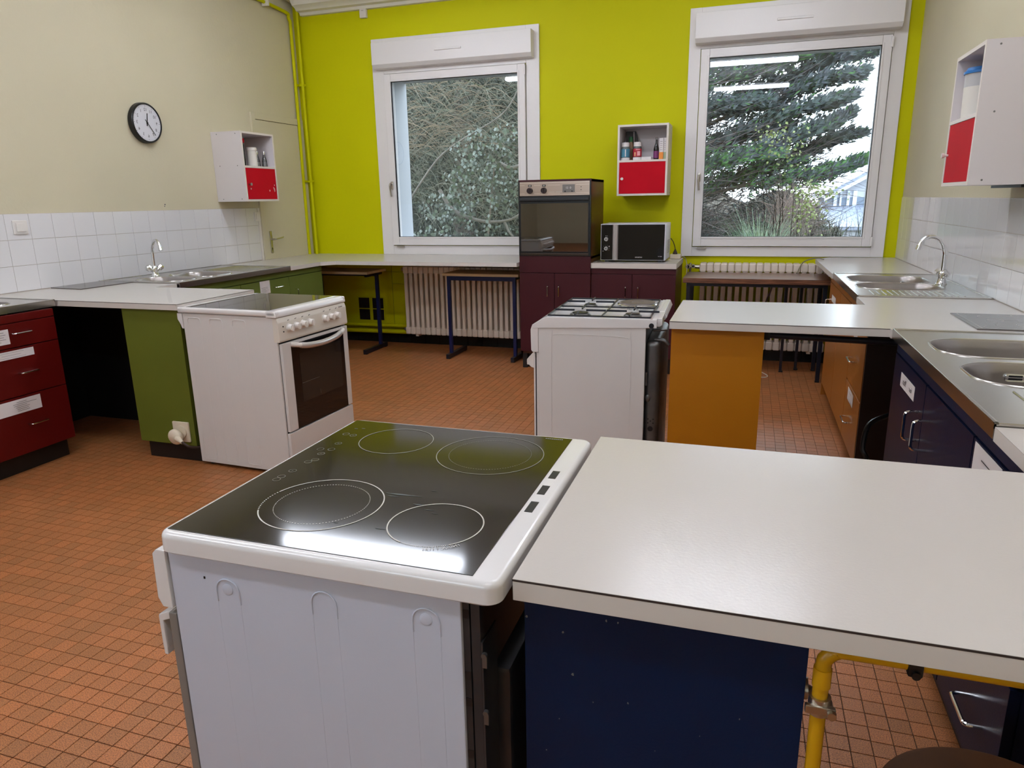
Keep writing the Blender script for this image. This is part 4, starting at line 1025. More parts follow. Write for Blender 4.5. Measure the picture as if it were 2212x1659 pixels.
for (yy, xx, wh) in ((5.418, -4.08, 'nearer the cream pot'), (5.487, -4.06, 'nearest the cabinet side')):
    t = pot('shaker_bottle', xx, yy, zs, [(0, 0), (.020, 0), (.022, .01), (.020, .05), (.010, .095), (.010, .105)], JARGLASS, 'slim glass shaker %s in the left wall cabinet' % wh, 'bottle', 'glass shakers')
    part(t, 'cap', MB().lathe([(.0, .104), (.0115, .104), (.0115, .125), (.006, .133), (0, .133)], (xx, yy, zs)), CHROME)
    part(t, 'contents', MB().lathe([(0, .002), (.018, .002), (.018, .04), (0, .04)], (xx, yy, zs), 16), PAPER)
# contents, back cabinet
zs = 1.421 + .287
def labeljar(x, y, lab, bodym, lid, r=.036, h=.145, labm=None):
    t = thing('pill_jar', lab, 'jar', (x, y, zs), group='supplement jars')
    part(t, 'body', MB().lathe([(0, 0), (r - .002, 0), (r, .006), (r, h * .66), (r * .9, h * .74), (r * .86, h * .76), (0, h * .76)], (x, y, zs)), bodym)
    part(t, 'base_band', MB().lathe([(r + .0002, 0), (r + .0008, .004), (r + .0008, .020), (r, .022)], (x, y, zs)), PAPER)
    part(t, 'wrap_label', MB().lathe([(r, .026), (r + .0008, .027), (r + .0008, h * .62), (r, h * .63)], (x, y, zs)), labm)
    part(t, 'lid', MB().lathe([(0, h * .76), (r * .86, h * .76), (r * .88, h * .79), (r * .88, h * .97), (r * .7, h), (0, h)], (x, y, zs)), lid)
    return t
JARB = mat('grey_jar', (.10, .12, .12, 1), .25)
j1 = labeljar(-1.022, 6.235, 'white lidded jar with a blue label, leftmost in the cabinet on the lime wall', JARB, PAPER, labm=mat('blue_label', (.06, .22, .32, 1), .4))
part(j1, 'label_stripe', MB().box(-1.020, -1.012, 6.1975, 6.1995, zs + .03, zs + .088), PAPER)
j2 = labeljar(-.922, 6.235, 'white lidded jar with a red label in the cabinet on the lime wall', JARB, PAPER, labm=mat('red_label', (.42, .02, .04, 1), .4))
part(j2, 'label_print', MB().box(-.930, -.895, 6.1975, 6.1992, zs + .08, zs + .087).box(-.918, -.894, 6.1975, 6.1990, zs + .035, zs + .07), mat('pink_print', (.75, .35, .38, 1), .5))
part(j2, 'label_mark', MB().box(-.941, -.930, 6.200, 6.2025, zs + .032, zs + .062), mat('gold_print', (.7, .45, .2, 1), .5))
t = pot('glass_bottle', -.768, 6.25, zs, [(0, 0), (.021, 0), (.022, .01), (.022, .085), (.014, .115), (.008, .135), (.008, .16), (0, .16)], mat('dark_bottle', (.01, .006, .006, 1), .12), 'dark bottle with a purple label in the cabinet on the lime wall', 'bottle', None)
part(t, 'wrap_label', MB().lathe([(.0222, .012), (.0228, .013), (.0228, .068), (.0222, .069)], (-.768, 6.25, zs)), mat('purple_label', (.16, .03, .12, 1), .4))
part(t, 'cap', MB().lathe([(0, .158), (.0095, .158), (.0095, .176), (0, .176)], (-.768, 6.25, zs)), GREYPL)
for (a, b, yy, hh, m1, lab) in ((-.741, -.708, 6.225, .168, mat('orange_print', (.72, .24, .03, 1), .5), 'white carton with an orange foot in the cabinet on the lime wall'), (-.705, -.684, 6.228, .170, mat('sage_print', (.36, .45, .28, 1), .5), 'narrow white carton with a green print in the cabinet on the lime wall')):
    t = thing('carton', lab, 'box', ((a + b) / 2, yy + .015, zs), group='cartons in the middle wall cabinet')
    part(t, 'box', MB().box(a, b, yy, yy + .03, zs, zs + hh, b=.0008), PAPER)
    part(t, 'printed_band', MB().box(a - .0004, b + .0004, yy - .0006, yy + .0306, zs + .001, zs + .058), m1)
    mm = MB()
    for q in range(5): mm.box(a + .006, b - .008, yy - .0006, yy, zs + .075 + q * .016, zs + .078 + q * .016)
    part(t, 'fine_print', mm, GREYPL, kind='stuff')
t = thing('tray', 'dark green topped bottle standing behind the blue labelled jar', 'bottle', (-.995, 6.34, zs)); t.name = 'sauce_bottle'
OFF['sauce_bottle'] = OFF.get('tray', Vector((-.995, 6.34, zs)))
part(t, 'body', MB().lathe([(0, 0), (.026, 0), (.026, .12), (.012, .16), (0, .16)], (-.995, 6.34, zs)), mat('cork_brown', (.22, .13, .07, 1), .5))
part(t, 'cap', MB().lathe([(0, .155), (.018, .155), (.016, .195), (0, .2)], (-.995, 6.34, zs)), mat('green_cap', (.01, .12, .03, 1), .4))
t = thing('chopping_board', 'dark folder leaning at the back of the cabinet on the lime wall', 'folder', (-.965, 6.40, zs)); t.name = 'dark_folder'
OFF['dark_folder'] = Vector((-.965, 6.40, zs))
part(t, 'cover', MB().prism([(-1.045, zs), (-.93, zs), (-.925, zs + .12), (-.965, zs + .245), (-1.045, zs + .245)], 6.395, 6.415, 'y', b=.001), mat('dark_card', (.03, .022, .018, 1), .5))
part(t, 'pale_edge', MB().prism([(-.972, zs + .02), (-.969, zs + .02), (-.975, zs + .24), (-.982, zs + .24)], 6.388, 6.395, 'y'), PAPER)
t = thing('small_box', 'flat white box lying between the red labelled jar and the dark bottle', 'box', (-.845, 6.24, zs))
part(t, 'box', MB().box(-.885, -.805, 6.21, 6.27, zs + .0005, zs + .024, b=.001, R=Matrix.Translation((-.845, 6.24, 0)) @ Matrix.Rotation(.06, 4, 'Z') @ Matrix.Translation((.845, -6.24, 0))), PAPER)
# contents, right cabinet
zs = CZ + .288
t = thing('storage_tub', 'tall white tub with a blue lid in the right wall cabinet', 'container', (.94, 3.85, zs))
part(t, 'body', MB().lathe([(0, 0), (.062, 0), (.064, .01), (.068, .19), (0, .19)], (.945, 3.85, zs), 28), mat('frosted_plastic', (.50, .50, .50, 1), .4))
part(t, 'contents', MB().lathe([(0, -.0), (.0632, .0), (.0650, .010), (.0675, .135), (.060, .136)], (.945, 3.85, zs), 28), CORN)
part(t, 'lid', MB().lathe([(0, .19), (.074, .19), (.074, .20), (.066, .204), (.062, .215), (0, .215)], (.945, 3.85, zs), 28), mat('blue_lid', (.02, .16, .45, 1), .35))

# ------------------------------------------------------------------ clock
t = thing('wall_clock', 'round wall clock with a black rim, numerals reversed', 'clock', (XL, 4.418, 1.998))
Mx = Matrix.Translation((XL, 4.418, 1.998)) @ Matrix.Rotation(math.radians(90), 4, 'Y')
def lz(prof, n=48): return MB(Mx).lathe(prof, (0, 0, 0), n)
part(t, 'rim', lz([(0, 0), (.140, 0), (.143, .004), (.141, .036), (.136, .042), (.129, .042), (.127, .034), (0, .034)]), BLACK)
part(t, 'dial', lz([(0, .033), (.1275, .0335), (.1275, .0355), (0, .0355)]), mat('clock_dial', (.66, .66, .70, 1), .45))
for nmb in range(1, 13):
    a = math.radians(30 * nmb)
    text(t, 'numeral', str(nmb), .030, (XL + .0358, 4.418 - .092 * math.sin(a) * -1 * -1, 1.998 + .092 * math.cos(a)), (0, 1, 0), (0, 0, 1), DARKINK)
m = MB()
for k in range(60):
    a = 2 * PI * k / 60; r0 = .117 if k % 5 else .112
    c, s_ = math.cos(a), math.sin(a); w_ = .0006 if k % 5 else .0012
    p = [(XL + .0362, 4.418 + r * s_ + q * c * w_, 1.998 + r * c - q * s_ * w_) for r, q in ((r0, -1), (r0, 1), (.122, 1), (.122, -1))]
    m.quad(*p)
part(t, 'minute_marks', m, DARKINK, kind='stuff')
def hand(ang, l, tail, w_, x):
    d = Vector((0, math.sin(ang), math.cos(ang))); n = Vector((0, math.cos(ang), -math.sin(ang))); c = Vector((x, 4.418, 1.998))
    mbb = MB(); q = [c - d * tail - n * w_, c - d * tail + n * w_, c + d * l + n * w_ * .8, c + d * l - n * w_ * .8]
    lo = [mbb.bm.verts.new(v) for v in q]; hi = [mbb.bm.verts.new(v + Vector((.0012, 0, 0))) for v in q]
    mbb.bm.faces.new(hi); mbb.bm.faces.new(lo[::-1])
    for i in range(4): mbb.bm.faces.new((lo[i], lo[(i + 1) % 4], hi[(i + 1) % 4], hi[i]))
    bmesh.ops.recalc_face_normals(mbb.bm, faces=mbb.bm.faces); return mbb
part(t, 'hour_hand', hand(math.radians(9), .068, .022, .0042, XL + .0375), BLACK)
part(t, 'minute_hand', hand(math.radians(142), .105, .028, .0026, XL + .040), BLACK)
part(t, 'hub', lz([(0, .036), (.006, .036), (.006, .043), (0, .043)]), BLACK)

# wall switches on the left tiles
for (a, b, z0_, z1_, lab) in ((3.262, 3.358, 1.250, 1.333, 'white blank switch plate on the tiles at the left edge'), (5.56, 5.640, 1.255, 1.337, 'white switch plate on the tiles by the cream door')):
    t = thing('wall_switch', lab, 'switch', (XL, (a + b) / 2, z0_), group='wall switches')
    part(t, 'plate', MB().box(XL + .006, XL + .016, a, b, z0_, z1_, b=.004), SWITCH)
    part(t, 'rocker', MB().box(XL + .016, XL + .022, a + .017, b - .017, z0_ + .015, z1_ - .015, b=.003), SWITCH)
t = thing('wall_plug', 'tiny dark wall plug left in the cream wall above the tiles', 'fixing', (XL, 4.55, 1.41))
part(t, 'plug', MB().cyl((XL, 4.52, 1.415), (XL + .004, 4.52, 1.415), .005).cyl((XL, 4.515, 1.402), (XL + .003, 4.515, 1.402), .004), GREYPL)
# ------------------------------------------------------------------ flat hobs
t = thing('flat_hob', 'thin grey glass plate on the left worktop by the tiles', 'hob', (-4.13, 3.65, ZW))
part(t, 'glass', MB().prism([(-4.275, 3.435), (-3.985, 3.405), (-3.985, 3.86), (-4.275, 3.875)], ZW, ZW + .006, 'z', b=.001), HOBG2)
t = thing('flat_hob', 'grey glass hob with curly ring prints at the right edge', 'hob', (.98, 3.22, ZW))
part(t, 'glass', MB().box(.842, 1.125, 3.035, 3.425, ZW, ZW + .005, b=.001), HOBG2)
m = MB(); z = ZW + .0054
for (cx, cyy, r_, a0, a1) in ((1.02, 3.33, .035, .3, 2.6), (1.02, 3.33, .06, 3.5, 5.2), (.96, 3.25, .03, 0, 2 * PI), (1.05, 3.14, .05, 1.2, 4.2), (.97, 3.12, .045, 2.4, 5.6), (.95, 3.34, .03, 2, 5), (1.07, 3.24, .035, 2.5, 5.5), (.93, 3.18, .02, 0, 3), (1.08, 3.38, .03, 0, 6), (.90, 3.38, .02, 1, 4), (.90, 3.08, .025, 2, 6), (1.09, 3.08, .03, 1, 5)):
    m.ring((cx, cyy), r_, .0022, z, 40, 0, a0, a1)
m.box(.862, .8635, 3.05, 3.41, z - .0003, z)
part(t, 'ring_prints', m, mat('hob_print', (.42, .40, .35, 1), .4), kind='stuff')
# ------------------------------------------------------------------ cooker A (foreground induction)
A = (-.5745, 1.1, 0)
t = thing('induction_cooker', 'white cooker with a black glass top in the foreground', 'cooker', A)
x0, x1, y0, y1 = -.862, -.287, .793, 1.412
ZT = .905
def frame_ring(outer, ro, inner, ri, z, h, rad=.010):
    m = MB(); rings_ = []
    def lvl(bx, r, zz_): rings_.append([m.bm.verts.new((p[0], p[1], zz_)) for p in rrect(bx[0], bx[1], bx[2], bx[3], r, 6)])
    ins = lambda q: (outer[0] + q, outer[1] - q, outer[2] + q, outer[3] - q)
    lvl(ins(.004), ro, z - h); lvl(outer, ro, z - h + .004)
    for k_ in range(6):
        a_ = k_ / 5 * PI / 2; lvl(ins(rad * (1 - math.cos(a_))), max(.002, ro - rad * (1 - math.cos(a_))), z - rad + rad * math.sin(a_))
    lvl(inner, ri, z); lvl((inner[0] + .001, inner[1] - .001, inner[2] + .001, inner[3] - .001), ri, z - .004); lvl((inner[0] + .001, inner[1] - .001, inner[2] + .001, inner[3] - .001), ri, z - h)
    for A_, B_ in zip(rings_, rings_[1:] + rings_[:1]):
        n_ = len(A_)
        for i_ in range(n_): m.bm.faces.new((A_[i_], A_[(i_ + 1) % n_], B_[(i_ + 1) % n_], B_[i_]))
    bmesh.ops.recalc_face_normals(m.bm, faces=m.bm.faces); return m
fr = frame_ring((x0, x1, y0, y1), .022, (x0 + .013, x1 - .043, y0 + .016, y1 - .014), .004, ZT, .036)
top = part(t, 'hob_frame', fr, ENAMEL)
gl = part(t, 'hob_glass', MB().box(x0 + .012, x1 - .042, y0 + .015, y1 - .013, ZT - .02, ZT + .0010, b=.0006), HOBG)
for (a, b) in ((1.175, 1.213), (1.100, 1.140), (1.025, 1.068)):
    part(top, 'steam_slot', MB().box(-.3225, -.3085, a, b, ZT - .004, ZT + .0004), BLACK)
zz = ZT + .0016
def rings(specs, m, nm):
    g = MB()
    for (cx, cyy, r_, w_, n_, ds, a0, a1) in specs: g.ring((cx, cyy), r_, w_, zz, n_, ds, a0, a1)
    return part(gl, nm, g, m)
TP = 2 * PI
rings([(-.663, .960, .1055, .0022, 96, 0, -2.6, 2.9)], INK, 'cooking_zone_ring'); rings([(-.663, .960, .1055, .0022, 26, 2, 2.9, 3.68)], INK, 'cooking_zone_ring')
rings([(-.663, .960, .081, .0014, 200, 2, 0, TP)], INK, 'cooking_zone_dots')
rings([(-.443, .940, .0775, .0022, 96, 0, -.9, 4.35)], INK, 'cooking_zone_ring'); rings([(-.443, .940, .0775, .0022, 60, 2, 4.35, 5.38)], INK, 'cooking_zone_ring')
rings([(-.690, 1.288, .080, .0018, 96, 0, 0, TP)], INKD, 'cooking_zone_ring')
rings([(-.467, 1.263, .109, .0018, 96, 0, 0, TP)], INKD, 'cooking_zone_ring')
rings([(-.467, 1.263, .084, .0012, 200, 2, 0, TP)], INKD, 'cooking_zone_dots')
rings([(cx, cyy, .0075, .0008, 24, 0, 0, TP) for cx, cyy in ((-.820, 1.300), (-.800, 1.296), (-.803, 1.240), (-.820, 1.198), (-.797, 1.203), (-.803, 1.174), (-.802, 1.126), (-.795, 1.140), (-.803, 1.076), (-.806, 1.030), (-.806, 1.045))], INKD, 'touch_keys')
g = MB()
for (cx, cyy) in ((-.818, 1.34), (-.802, 1.345)): g.box(cx - .004, cx + .004, cyy - .0006, cyy + .0006, zz - .0003, zz)
for (cx, cyy) in ((-.803, 1.240), (-.803, 1.174), (-.803, 1.076), (-.80, 1.296)): g.box(cx - .002, cx + .002, cyy - .0005, cyy + .0005, zz - .0003, zz)
part(gl, 'key_symbols', g, INKD, kind='stuff')
# curved zone lettering, reversed like everything in view
word = 'INDUCTION'
for i, ch in enumerate(word):
    an = math.radians(-42 - i * 4.4); c_ = Vector((-.443 + .0845 * math.cos(an), .940 + .0845 * math.sin(an), zz))
    text(gl, 'zone_letter', ch, .0085, c_, (-math.sin(an), math.cos(an), 0), (-math.cos(an), -math.sin(an), 0), INK)
g = MB(); xx = -.385
while xx < -.350:
    w_ = random.uniform(.002, .0045); g.box(xx, xx + w_, 1.385, 1.389, zz - .0003, zz); xx += w_ + .0012
part(gl, 'maker_mark', g, INKD, kind='stuff')
# scratches / residue
g = MB()
for (a, b, l, w_, an) in ((-.545, 1.03, .035, .005, .35), (-.50, 1.00, .012, .003, .1), (-.475, .985, .010, .002, .2), (-.56, 1.02, .012, .002, -.2), (-.46, .975, .006, .0012, .1), (-.52, .90, .009, .0012, 0), (-.50, 1.06, .006, .001, .5), (-.60, .90, .004, .001, 0)):
    R_ = Matrix.Translation((a, b, 0)) @ Matrix.Rotation(an, 4, 'Z') @ Matrix.Translation((-a, -b, 0))
    g.prism([(a - l, b), (a - l * .3, b - w_ / 2), (a + l, b + w_ * .4), (a - l * .2, b + w_ / 2)], zz - .0004, zz - .0001)
part(gl, 'scuff_marks', g, mat('scuff_grey', (.045, .055, .055, 1), .4), kind='stuff')
sd = part(t, 'side_panel', MB().box(-.856, -.348, .806, .822, .03, ZT - .037, b=.003), ENAMELB)
part(sd, 'panel_gap', MB().box(-.858, -.346, .809, .83, ZT - .0385, ZT - .0345), GREYPL)
# pressed ribs with a half round head
for k, xx in enumerate((-.745, -.570, -.402)):
    g = MB(); rr = .0215
    zc = (.812, .820, .822)[k] + .000
    arc = [(xx - rr, .8060, zc - .02), (xx - rr, .8055, zc)] + [(xx - rr * math.cos(a * PI / 10), .8055, zc + rr * math.sin(a * PI / 10)) for a in range(1, 10)] + [(xx + rr, .8055, zc), (xx + rr, .8060, zc - .02)]
    g.tube(arc, .0014, 8, flat=1)
    for q in (-1, 1): g.tube([(xx + q * rr, .8066, .10), (xx + q * rr, .8066, zc - .01)], .0009, 6)
    if k != 1: g.ball((xx, .8055, zc + .004), .010, 14, (1, .14, 1))
    part(sd, 'pressed_rib', g, ENAMELB)
part(sd, 'paint_nick', MB().box(-.789, -.786, .8052, .8065, .828, .832), BLACK)
part(t, 'body_core', MB().box(-.850, -.40, .822, 1.39, .03, ZT - .037), DARKSHEET)
part(t, 'far_side_panel', MB().box(-.856, -.345, 1.385, 1.40, .03, ZT - .037, b=.003), ENAMELB)
cpn = part(t, 'control_panel', MB().prism([(-.858, .868), (-.876, .868), (-.884, .860), (-.886, .78), (-.878, .764), (-.858, .764)], .802, 1.404, 'y', b=.002), ENAMEL)
for k in range(5):
    yy = .90 + k * .1
    part(cpn, 'control_knob', MB().cyl((-.885, yy, .815), (-.905, yy, .815), .018, .016), ENAMEL)
dr = part(t, 'oven_door', MB().box(-.874, -.857, .806, 1.398, .18, .752, b=.003), mat('taupe_door', (.20, .18, .165, 1), .35))
part(dr, 'door_window', MB().box(-.8755, -.873, .88, 1.32, .28, .64), BLACKG)
part(dr, 'door_handle', MB().prism([(-.874, .752), (-.886, .745), (-.905, .737), (-.905, .660), (-.897, .660), (-.897, .726), (-.874, .735)], .815, .835, 'y', b=.002).box(-.907, -.896, .815, 1.39, .67, .737, b=.004), ENAMEL)
part(t, 'storage_drawer', MB().box(-.872, -.857, .806, 1.398, .04, .172, b=.003), ENAMEL)
bk = part(t, 'rear_frame', MB().box(-.348, -.338, .812, .85, .03, .866).box(-.336, -.322, .812, .828, .03, .866, b=.001).box(-.322, -.319, .812, .87, .03, .80), DARKSHEET)
g = MB()
for z_ in (.835, .735, .69, .60, .5): g.box(-.3475, -.3385, .8112, .8125, z_, z_ + .014)
part(bk, 'slots', g, BLACK)
for z_ in (.76, .665): part(bk, 'clip', MB().box(-.320, -.313, .8105, .8135, z_, z_ + .02).cyl((-.316, .812, z_ + .022), (-.316, .806, z_ + .022), .004), GALV)
part(t, 'rear_cover', MB().box(-.330, -.298, .87, 1.36, .05, .72, b=.01), DARKSHEET)
part(t, 'foot', MB().cyl((-.80, .85, 0), (-.80, .85, .03), .02), BLACK); part(t, 'foot', MB().cyl((-.42, .85, 0), (-.42, .85, .03), .02), BLACK)
part(t, 'foot', MB().cyl((-.80, 1.36, 0), (-.80, 1.36, .03), .02), BLACK); part(t, 'foot', MB().cyl((-.42, 1.36, 0), (-.42, 1.36, .03), .02), BLACK)

# ------------------------------------------------------------------ cooker C (left, knobs facing right)
# local frame: origin near rear corner, x along the side (0 rear .. .63 front), y across (.0 near .. .60 far)
t = thing('electric_cooker', 'white ceramic top cooker with seven knobs and a glass oven door', 'cooker', (-2.846, 2.992, 0), math.radians(-2.6), local=True)
Zc, Lc, Wc = .884, .632, .600
f = MB()
f.box(-.005, Lc, -.008, .022, Zc - .030, Zc, b=.010, seg=3).box(-.005, Lc, Wc - .014, Wc + .008, Zc - .030, Zc, b=.008, seg=3).box(-.005, .040, -.008, Wc + .008, Zc - .030, Zc, b=.008, seg=3)
f.prism([(Lc - .062, Zc), (Lc - .02, Zc), (Lc - .004, Zc - .008), (Lc, Zc - .022), (Lc, Zc - .034), (Lc - .062, Zc - .034)], -.008, Wc + .008, 'y', b=.004)
part(t, 'hob_frame', f, ENAMEL)
hg = part(t, 'hob_glass', MB().box(.036, Lc - .058, .016, Wc - .010, Zc - .02, Zc + .0010), mat('mirror_ceramic', (.05, .045, .04, 1), .03, spec=1.0, ior=2.6))
sd = part(t, 'side_panel', MB().box(.022, Lc - .012, 0, .012, .02, Zc - .032, b=.003), ENAMEL2)
for xx in (.095, .24, .39):
    g = MB(); w_ = .042
    g.tube([(xx - w_, -.0005, .80), (xx - w_, -.0005, .815), (xx - w_ * .9, -.0005, .826), (xx - w_ * .6, -.0005, .830), (xx + w_ * .6, -.0005, .830), (xx + w_ * .9, -.0005, .826), (xx + w_, -.0005, .815), (xx + w_, -.0005, .80)], .0022, 8, 2)
    g.tube([(xx - w_, -.0005, .20), (xx - w_, -.0005, .055), (xx - w_ * .6, -.0005, .042), (xx + w_ * .6, -.0005, .042), (xx + w_, -.0005, .055), (xx + w_, -.0005, .2)], .0016, 8, 2)
    g.tube([(xx - w_, .0004, .80), (xx - w_, .0004, .20)], .0008, 6).tube([(xx + w_, .0004, .80), (xx + w_, .0004, .20)], .0008, 6)
    part(sd, 'pressed_rib', g, ENAMEL2)
part(t, 'body_core', MB().box(.03, Lc - .03, .012, Wc - .012, .02, Zc - .032), BLACK)
part(t, 'far_side_panel', MB().box(.022, Lc - .012, Wc - .012, Wc, .02, Zc - .032, b=.003), ENAMEL2)
part(t, 'rear_bracket', MB().prism([(.020, Zc - .032), (.020, Zc - .115), (.012, Zc - .112), (.006, Zc - .095), (-.002, Zc - .08), (-.012, Zc - .065), (-.012, Zc - .032)], -.004, .010, 'y', b=.002), ENAMEL)
cpn = part(t, 'control_panel', MB().prism([(Lc - .03, Zc - .036), (Lc - .004, Zc - .036), (Lc + .004, Zc - .06), (Lc + .008, Zc - .15), (Lc + .004, Zc - .160), (Lc - .03, Zc - .160)], -.002, Wc + .002, 'y', b=.003), CREAMP)
def knob3(y):
    k = part(cpn, 'control_knob', MB().cyl((Lc + .004, y, .790), (Lc + .010, y, .790), .0215, n=28).cyl((Lc + .010, y, .790), (Lc + .030, y, .790), .018, .0165, n=28).box(Lc + .028, Lc + .036, y - .004, y + .004, .774, .806, b=.002), SWITCH)
for y in (.080, .138, .196, .254, .385, .443, .500): knob3(y)
g = MB()
for y in (.080, .138, .196, .254, .385, .443, .500): g.box(Lc + .0055, Lc + .0065, y - .006, y - .001, .826, .831).box(Lc + .0055, Lc + .0065, y + .002, y + .006, .828, .832)
part(cpn, 'knob_symbols', g, GREYPL, kind='stuff')
part(cpn, 'indicator', MB().cyl((Lc + .003, .035, .802), (Lc + .0075, .035, .802), .0035).cyl((Lc + .003, .035, .776), (Lc + .0085, .035, .776), .0035), BLACK)
g = MB(); yy = .528
g.box(Lc + .0045, Lc + .0052, yy, yy + .006, .8325, .8345).box(Lc + .0045, Lc + .0052, yy, yy + .0015, .8285, .8345).box(Lc + .0045, Lc + .0052, yy, yy + .006, .8285, .8300)
for q in range(5): g.box(Lc + .0045, Lc + .0052, yy + .008 + q * .006, yy + .0125 + q * .006, .8285, .8335)
part(cpn, 'maker_mark', g, GREYPL, kind='stuff')
dr = part(t, 'oven_door', MB().box(Lc - .012, Lc + .006, .012, .082, .245, .715, b=.003).box(Lc - .012, Lc + .006, Wc - .045, Wc - .004, .245, .715, b=.003).box(Lc - .012, Lc + .004, .08, Wc - .044, .700, .715, b=.001), ENAMEL2)
part(dr, 'door_glass', MB().box(Lc - .012, Lc + .003, .080, Wc - .043, .245, .702), BLACKG)
part(dr, 'door_window', MB().box(Lc + .0025, Lc + .0040, .145, .52, .375, .640), mat('oven_window', (.022, .018, .015, 1), .06))
part(dr, 'oven_rack', MB().box(Lc + .0038, Lc + .0046, .15, .30, .478, .4795).box(Lc + .0038, Lc + .0046, .30, .3015, .385, .41), mat('rack_grey', (.12, .11, .1, 1), .4))
hd = part(dr, 'door_handle', MB().tube([(Lc + .03, .130, .690), (Lc + .045, .18, .682), (Lc + .052, .30, .676), (Lc + .045, .42, .682), (Lc + .03, .49, .690)], .0135, 12, 5, flat=1.2), SILVER)
part(hd, 'handle_end', MB().tube([(Lc + .0, .088, .702), (Lc + .012, .100, .698), (Lc + .032, .132, .690)], .013, 12, 4), SWITCH)
part(hd, 'handle_end', MB().tube([(Lc + .0, .545, .702), (Lc + .020, .53, .698), (Lc + .032, .488, .690)], .013, 12, 4), SWITCH)
part(t, 'storage_drawer', MB().box(Lc - .012, Lc + .006, .008, Wc - .004, .03, .238, b=.003), ENAMEL2)
for a in (.06, .56):
    for b in (.05, .55): part(t, 'foot', MB().cyl((a, b, 0), (a, b, .022), .018), BLACK)

# ------------------------------------------------------------------ cooker B (gas, mixed)
t = thing('gas_cooker', 'white cooker with pan supports and one hot plate beside the orange cabinet', 'cooker', (-.86, 3.005, 0), math.radians(2.2), local=True)
Zb, Lb, Wb = .898, .515, .600
f = MB()
f.prism([(-.035, .860), (.02, Zb - .004), (.03, Zb), (Lb, Zb), (Lb, .862), (-.03, .846)], -.004, .010, 'y', b=.002)
f.prism([(-.035, .860), (.02, Zb - .004), (.03, Zb), (Lb, Zb), (Lb, .862), (-.03, .846)], Wb - .006, Wb + .004, 'y', b=.002)
f.prism([(-.035, .860), (.02, Zb - .004), (.032, Zb), (.032, Zb - .016), (-.03, .846)], .0, Wb, 'y', b=.002)
f.box(.03, Lb, .0, Wb, Zb - .020, Zb - .012)
f.box(Lb - .02, Lb, .0, Wb, Zb - .012, Zb + .004, b=.003)
tp = part(t, 'hob_top', f, ENAMEL)
part(t, 'rear_ledge', MB().prism([(Lb - .005, Zb + .004), (Lb + .022, Zb + .004), (Lb + .022, Zb - .025), (Lb + .012, Zb - .034), (Lb - .005, Zb - .034)], .02, .20, 'y', b=.003).prism([(Lb - .005, Zb + .006), (Lb + .018, Zb + .006), (Lb + .03, Zb - .02), (Lb + .02, Zb - .034), (Lb - .005, Zb - .034)], .20, Wb - .0, 'y', b=.003), ENAMEL)
part(tp, 'round_plug', MB().cyl((Lb - .022, -.0035, .872), (Lb - .022, -.0065, .872), .011), BLACK)
zg = Zb + .008
g = MB()
for y in (.020, .30, Wb - .02): g.box(.035, Lb - .028, y - .0055, y + .0055, zg - .006, zg)
for x in (.036, .275, Lb - .03): g.box(x - .003, x + .003, .02, Wb - .02, zg - .006, zg)
part(t, 'pan_support_frame', g, BLACKMET)
def prong(x0_, x1_, y0_, y1_):
    part(t, 'pan_support_bar', MB().box(min(x0_, x1_) - .003, max(x0_, x1_) + .003, min(y0_, y1_) - .003, max(y0_, y1_) + .003, zg - .003, zg + .006, b=.001), BLACKMET)
for (a, b) in ((.155, .16), (.155, .44), (.395, .16)):
    prong(a - .115, a - .03, b, b); prong(a + .03, a + .115, b, b); prong(a, a, b - .135, b - .05); prong(a, a, b + .05, b + .135)
for (a, b, r_) in ((.155, .16, .042), (.155, .44, .03), (.395, .16, .036)):
    bn = part(t, 'burner', MB().lathe([(0, 0), (r_ * 1.15, 0), (r_ * 1.1, .005), (r_, .008), (0, .008)], (a, b, Zb - .012), 28), GALV)
    part(bn, 'burner_cap', MB().lathe([(0, .008), (r_ * .9, .008), (r_ * .86, .012), (0, .013)], (a, b, Zb - .012), 28), BLACK)
hp_ = part(t, 'hot_plate', MB().lathe([(0, 0), (.092, 0), (.092, .020), (.086, .025), (.03, .025), (.028, .023), (0, .023)], (.388, .440, Zb - .012), 40), mat('iron_plate', (.12, .10, .09, 1), .4, metal=.4))
part(hp_, 'plate_ring', MB().lathe([(.092, 0), (.100, 0), (.099, .016), (.0925, .019)], (.388, .440, Zb - .012), 40), CHROME)
sd = part(t, 'side_panel', MB().box(-.006, Lb - .045, 0, .012, .02, .862, b=.003), ENAMEL2)
g = MB(); P_ = [(.055, -.0004, .10), (.055, -.0004, .79), (.062, -.0004, .812), (.085, -.0004, .822), (.24, -.0004, .822), (.375, -.0004, .818), (.40, -.0004, .808), (.408, -.0004, .79), (.408, -.0004, .10)]
g.tube(P_, .0011, 6, 4)
part(sd, 'pressed_outline', g, ENAMEL2)
part(t, 'body_core', MB().box(.0, Lb - .055, .012, Wb - .012, .02, .86), BLACK)
part(t, 'far_side_panel', MB().box(-.006, Lb - .045, Wb - .012, Wb, .02, .862, b=.003), ENAMEL2)
cpn = part(t, 'control_panel', MB().prism([(-.006, .860), (-.036, .856), (-.042, .838), (-.040, .745), (-.034, .736), (-.006, .736)], -.002, Wb + .002, 'y', b=.003), ENAMEL)
for y in (.1, .2, .3, .4, .5): part(cpn, 'control_knob', MB().cyl((-.041, y, .80), (-.058, y, .80), .019, .017), ENAMEL)
dr = part(t, 'oven_door', MB().box(-.030, -.022, .006, Wb - .006, .06, .728, b=.002), ENAMEL)
part(dr, 'door_inner', MB().box(-.022, -.016, .010, Wb - .01, .06, .715), BLACK)
part(dr, 'door_liner', MB().box(-.016, -.006, .004, Wb - .004, .06, .734), ENAMEL2)
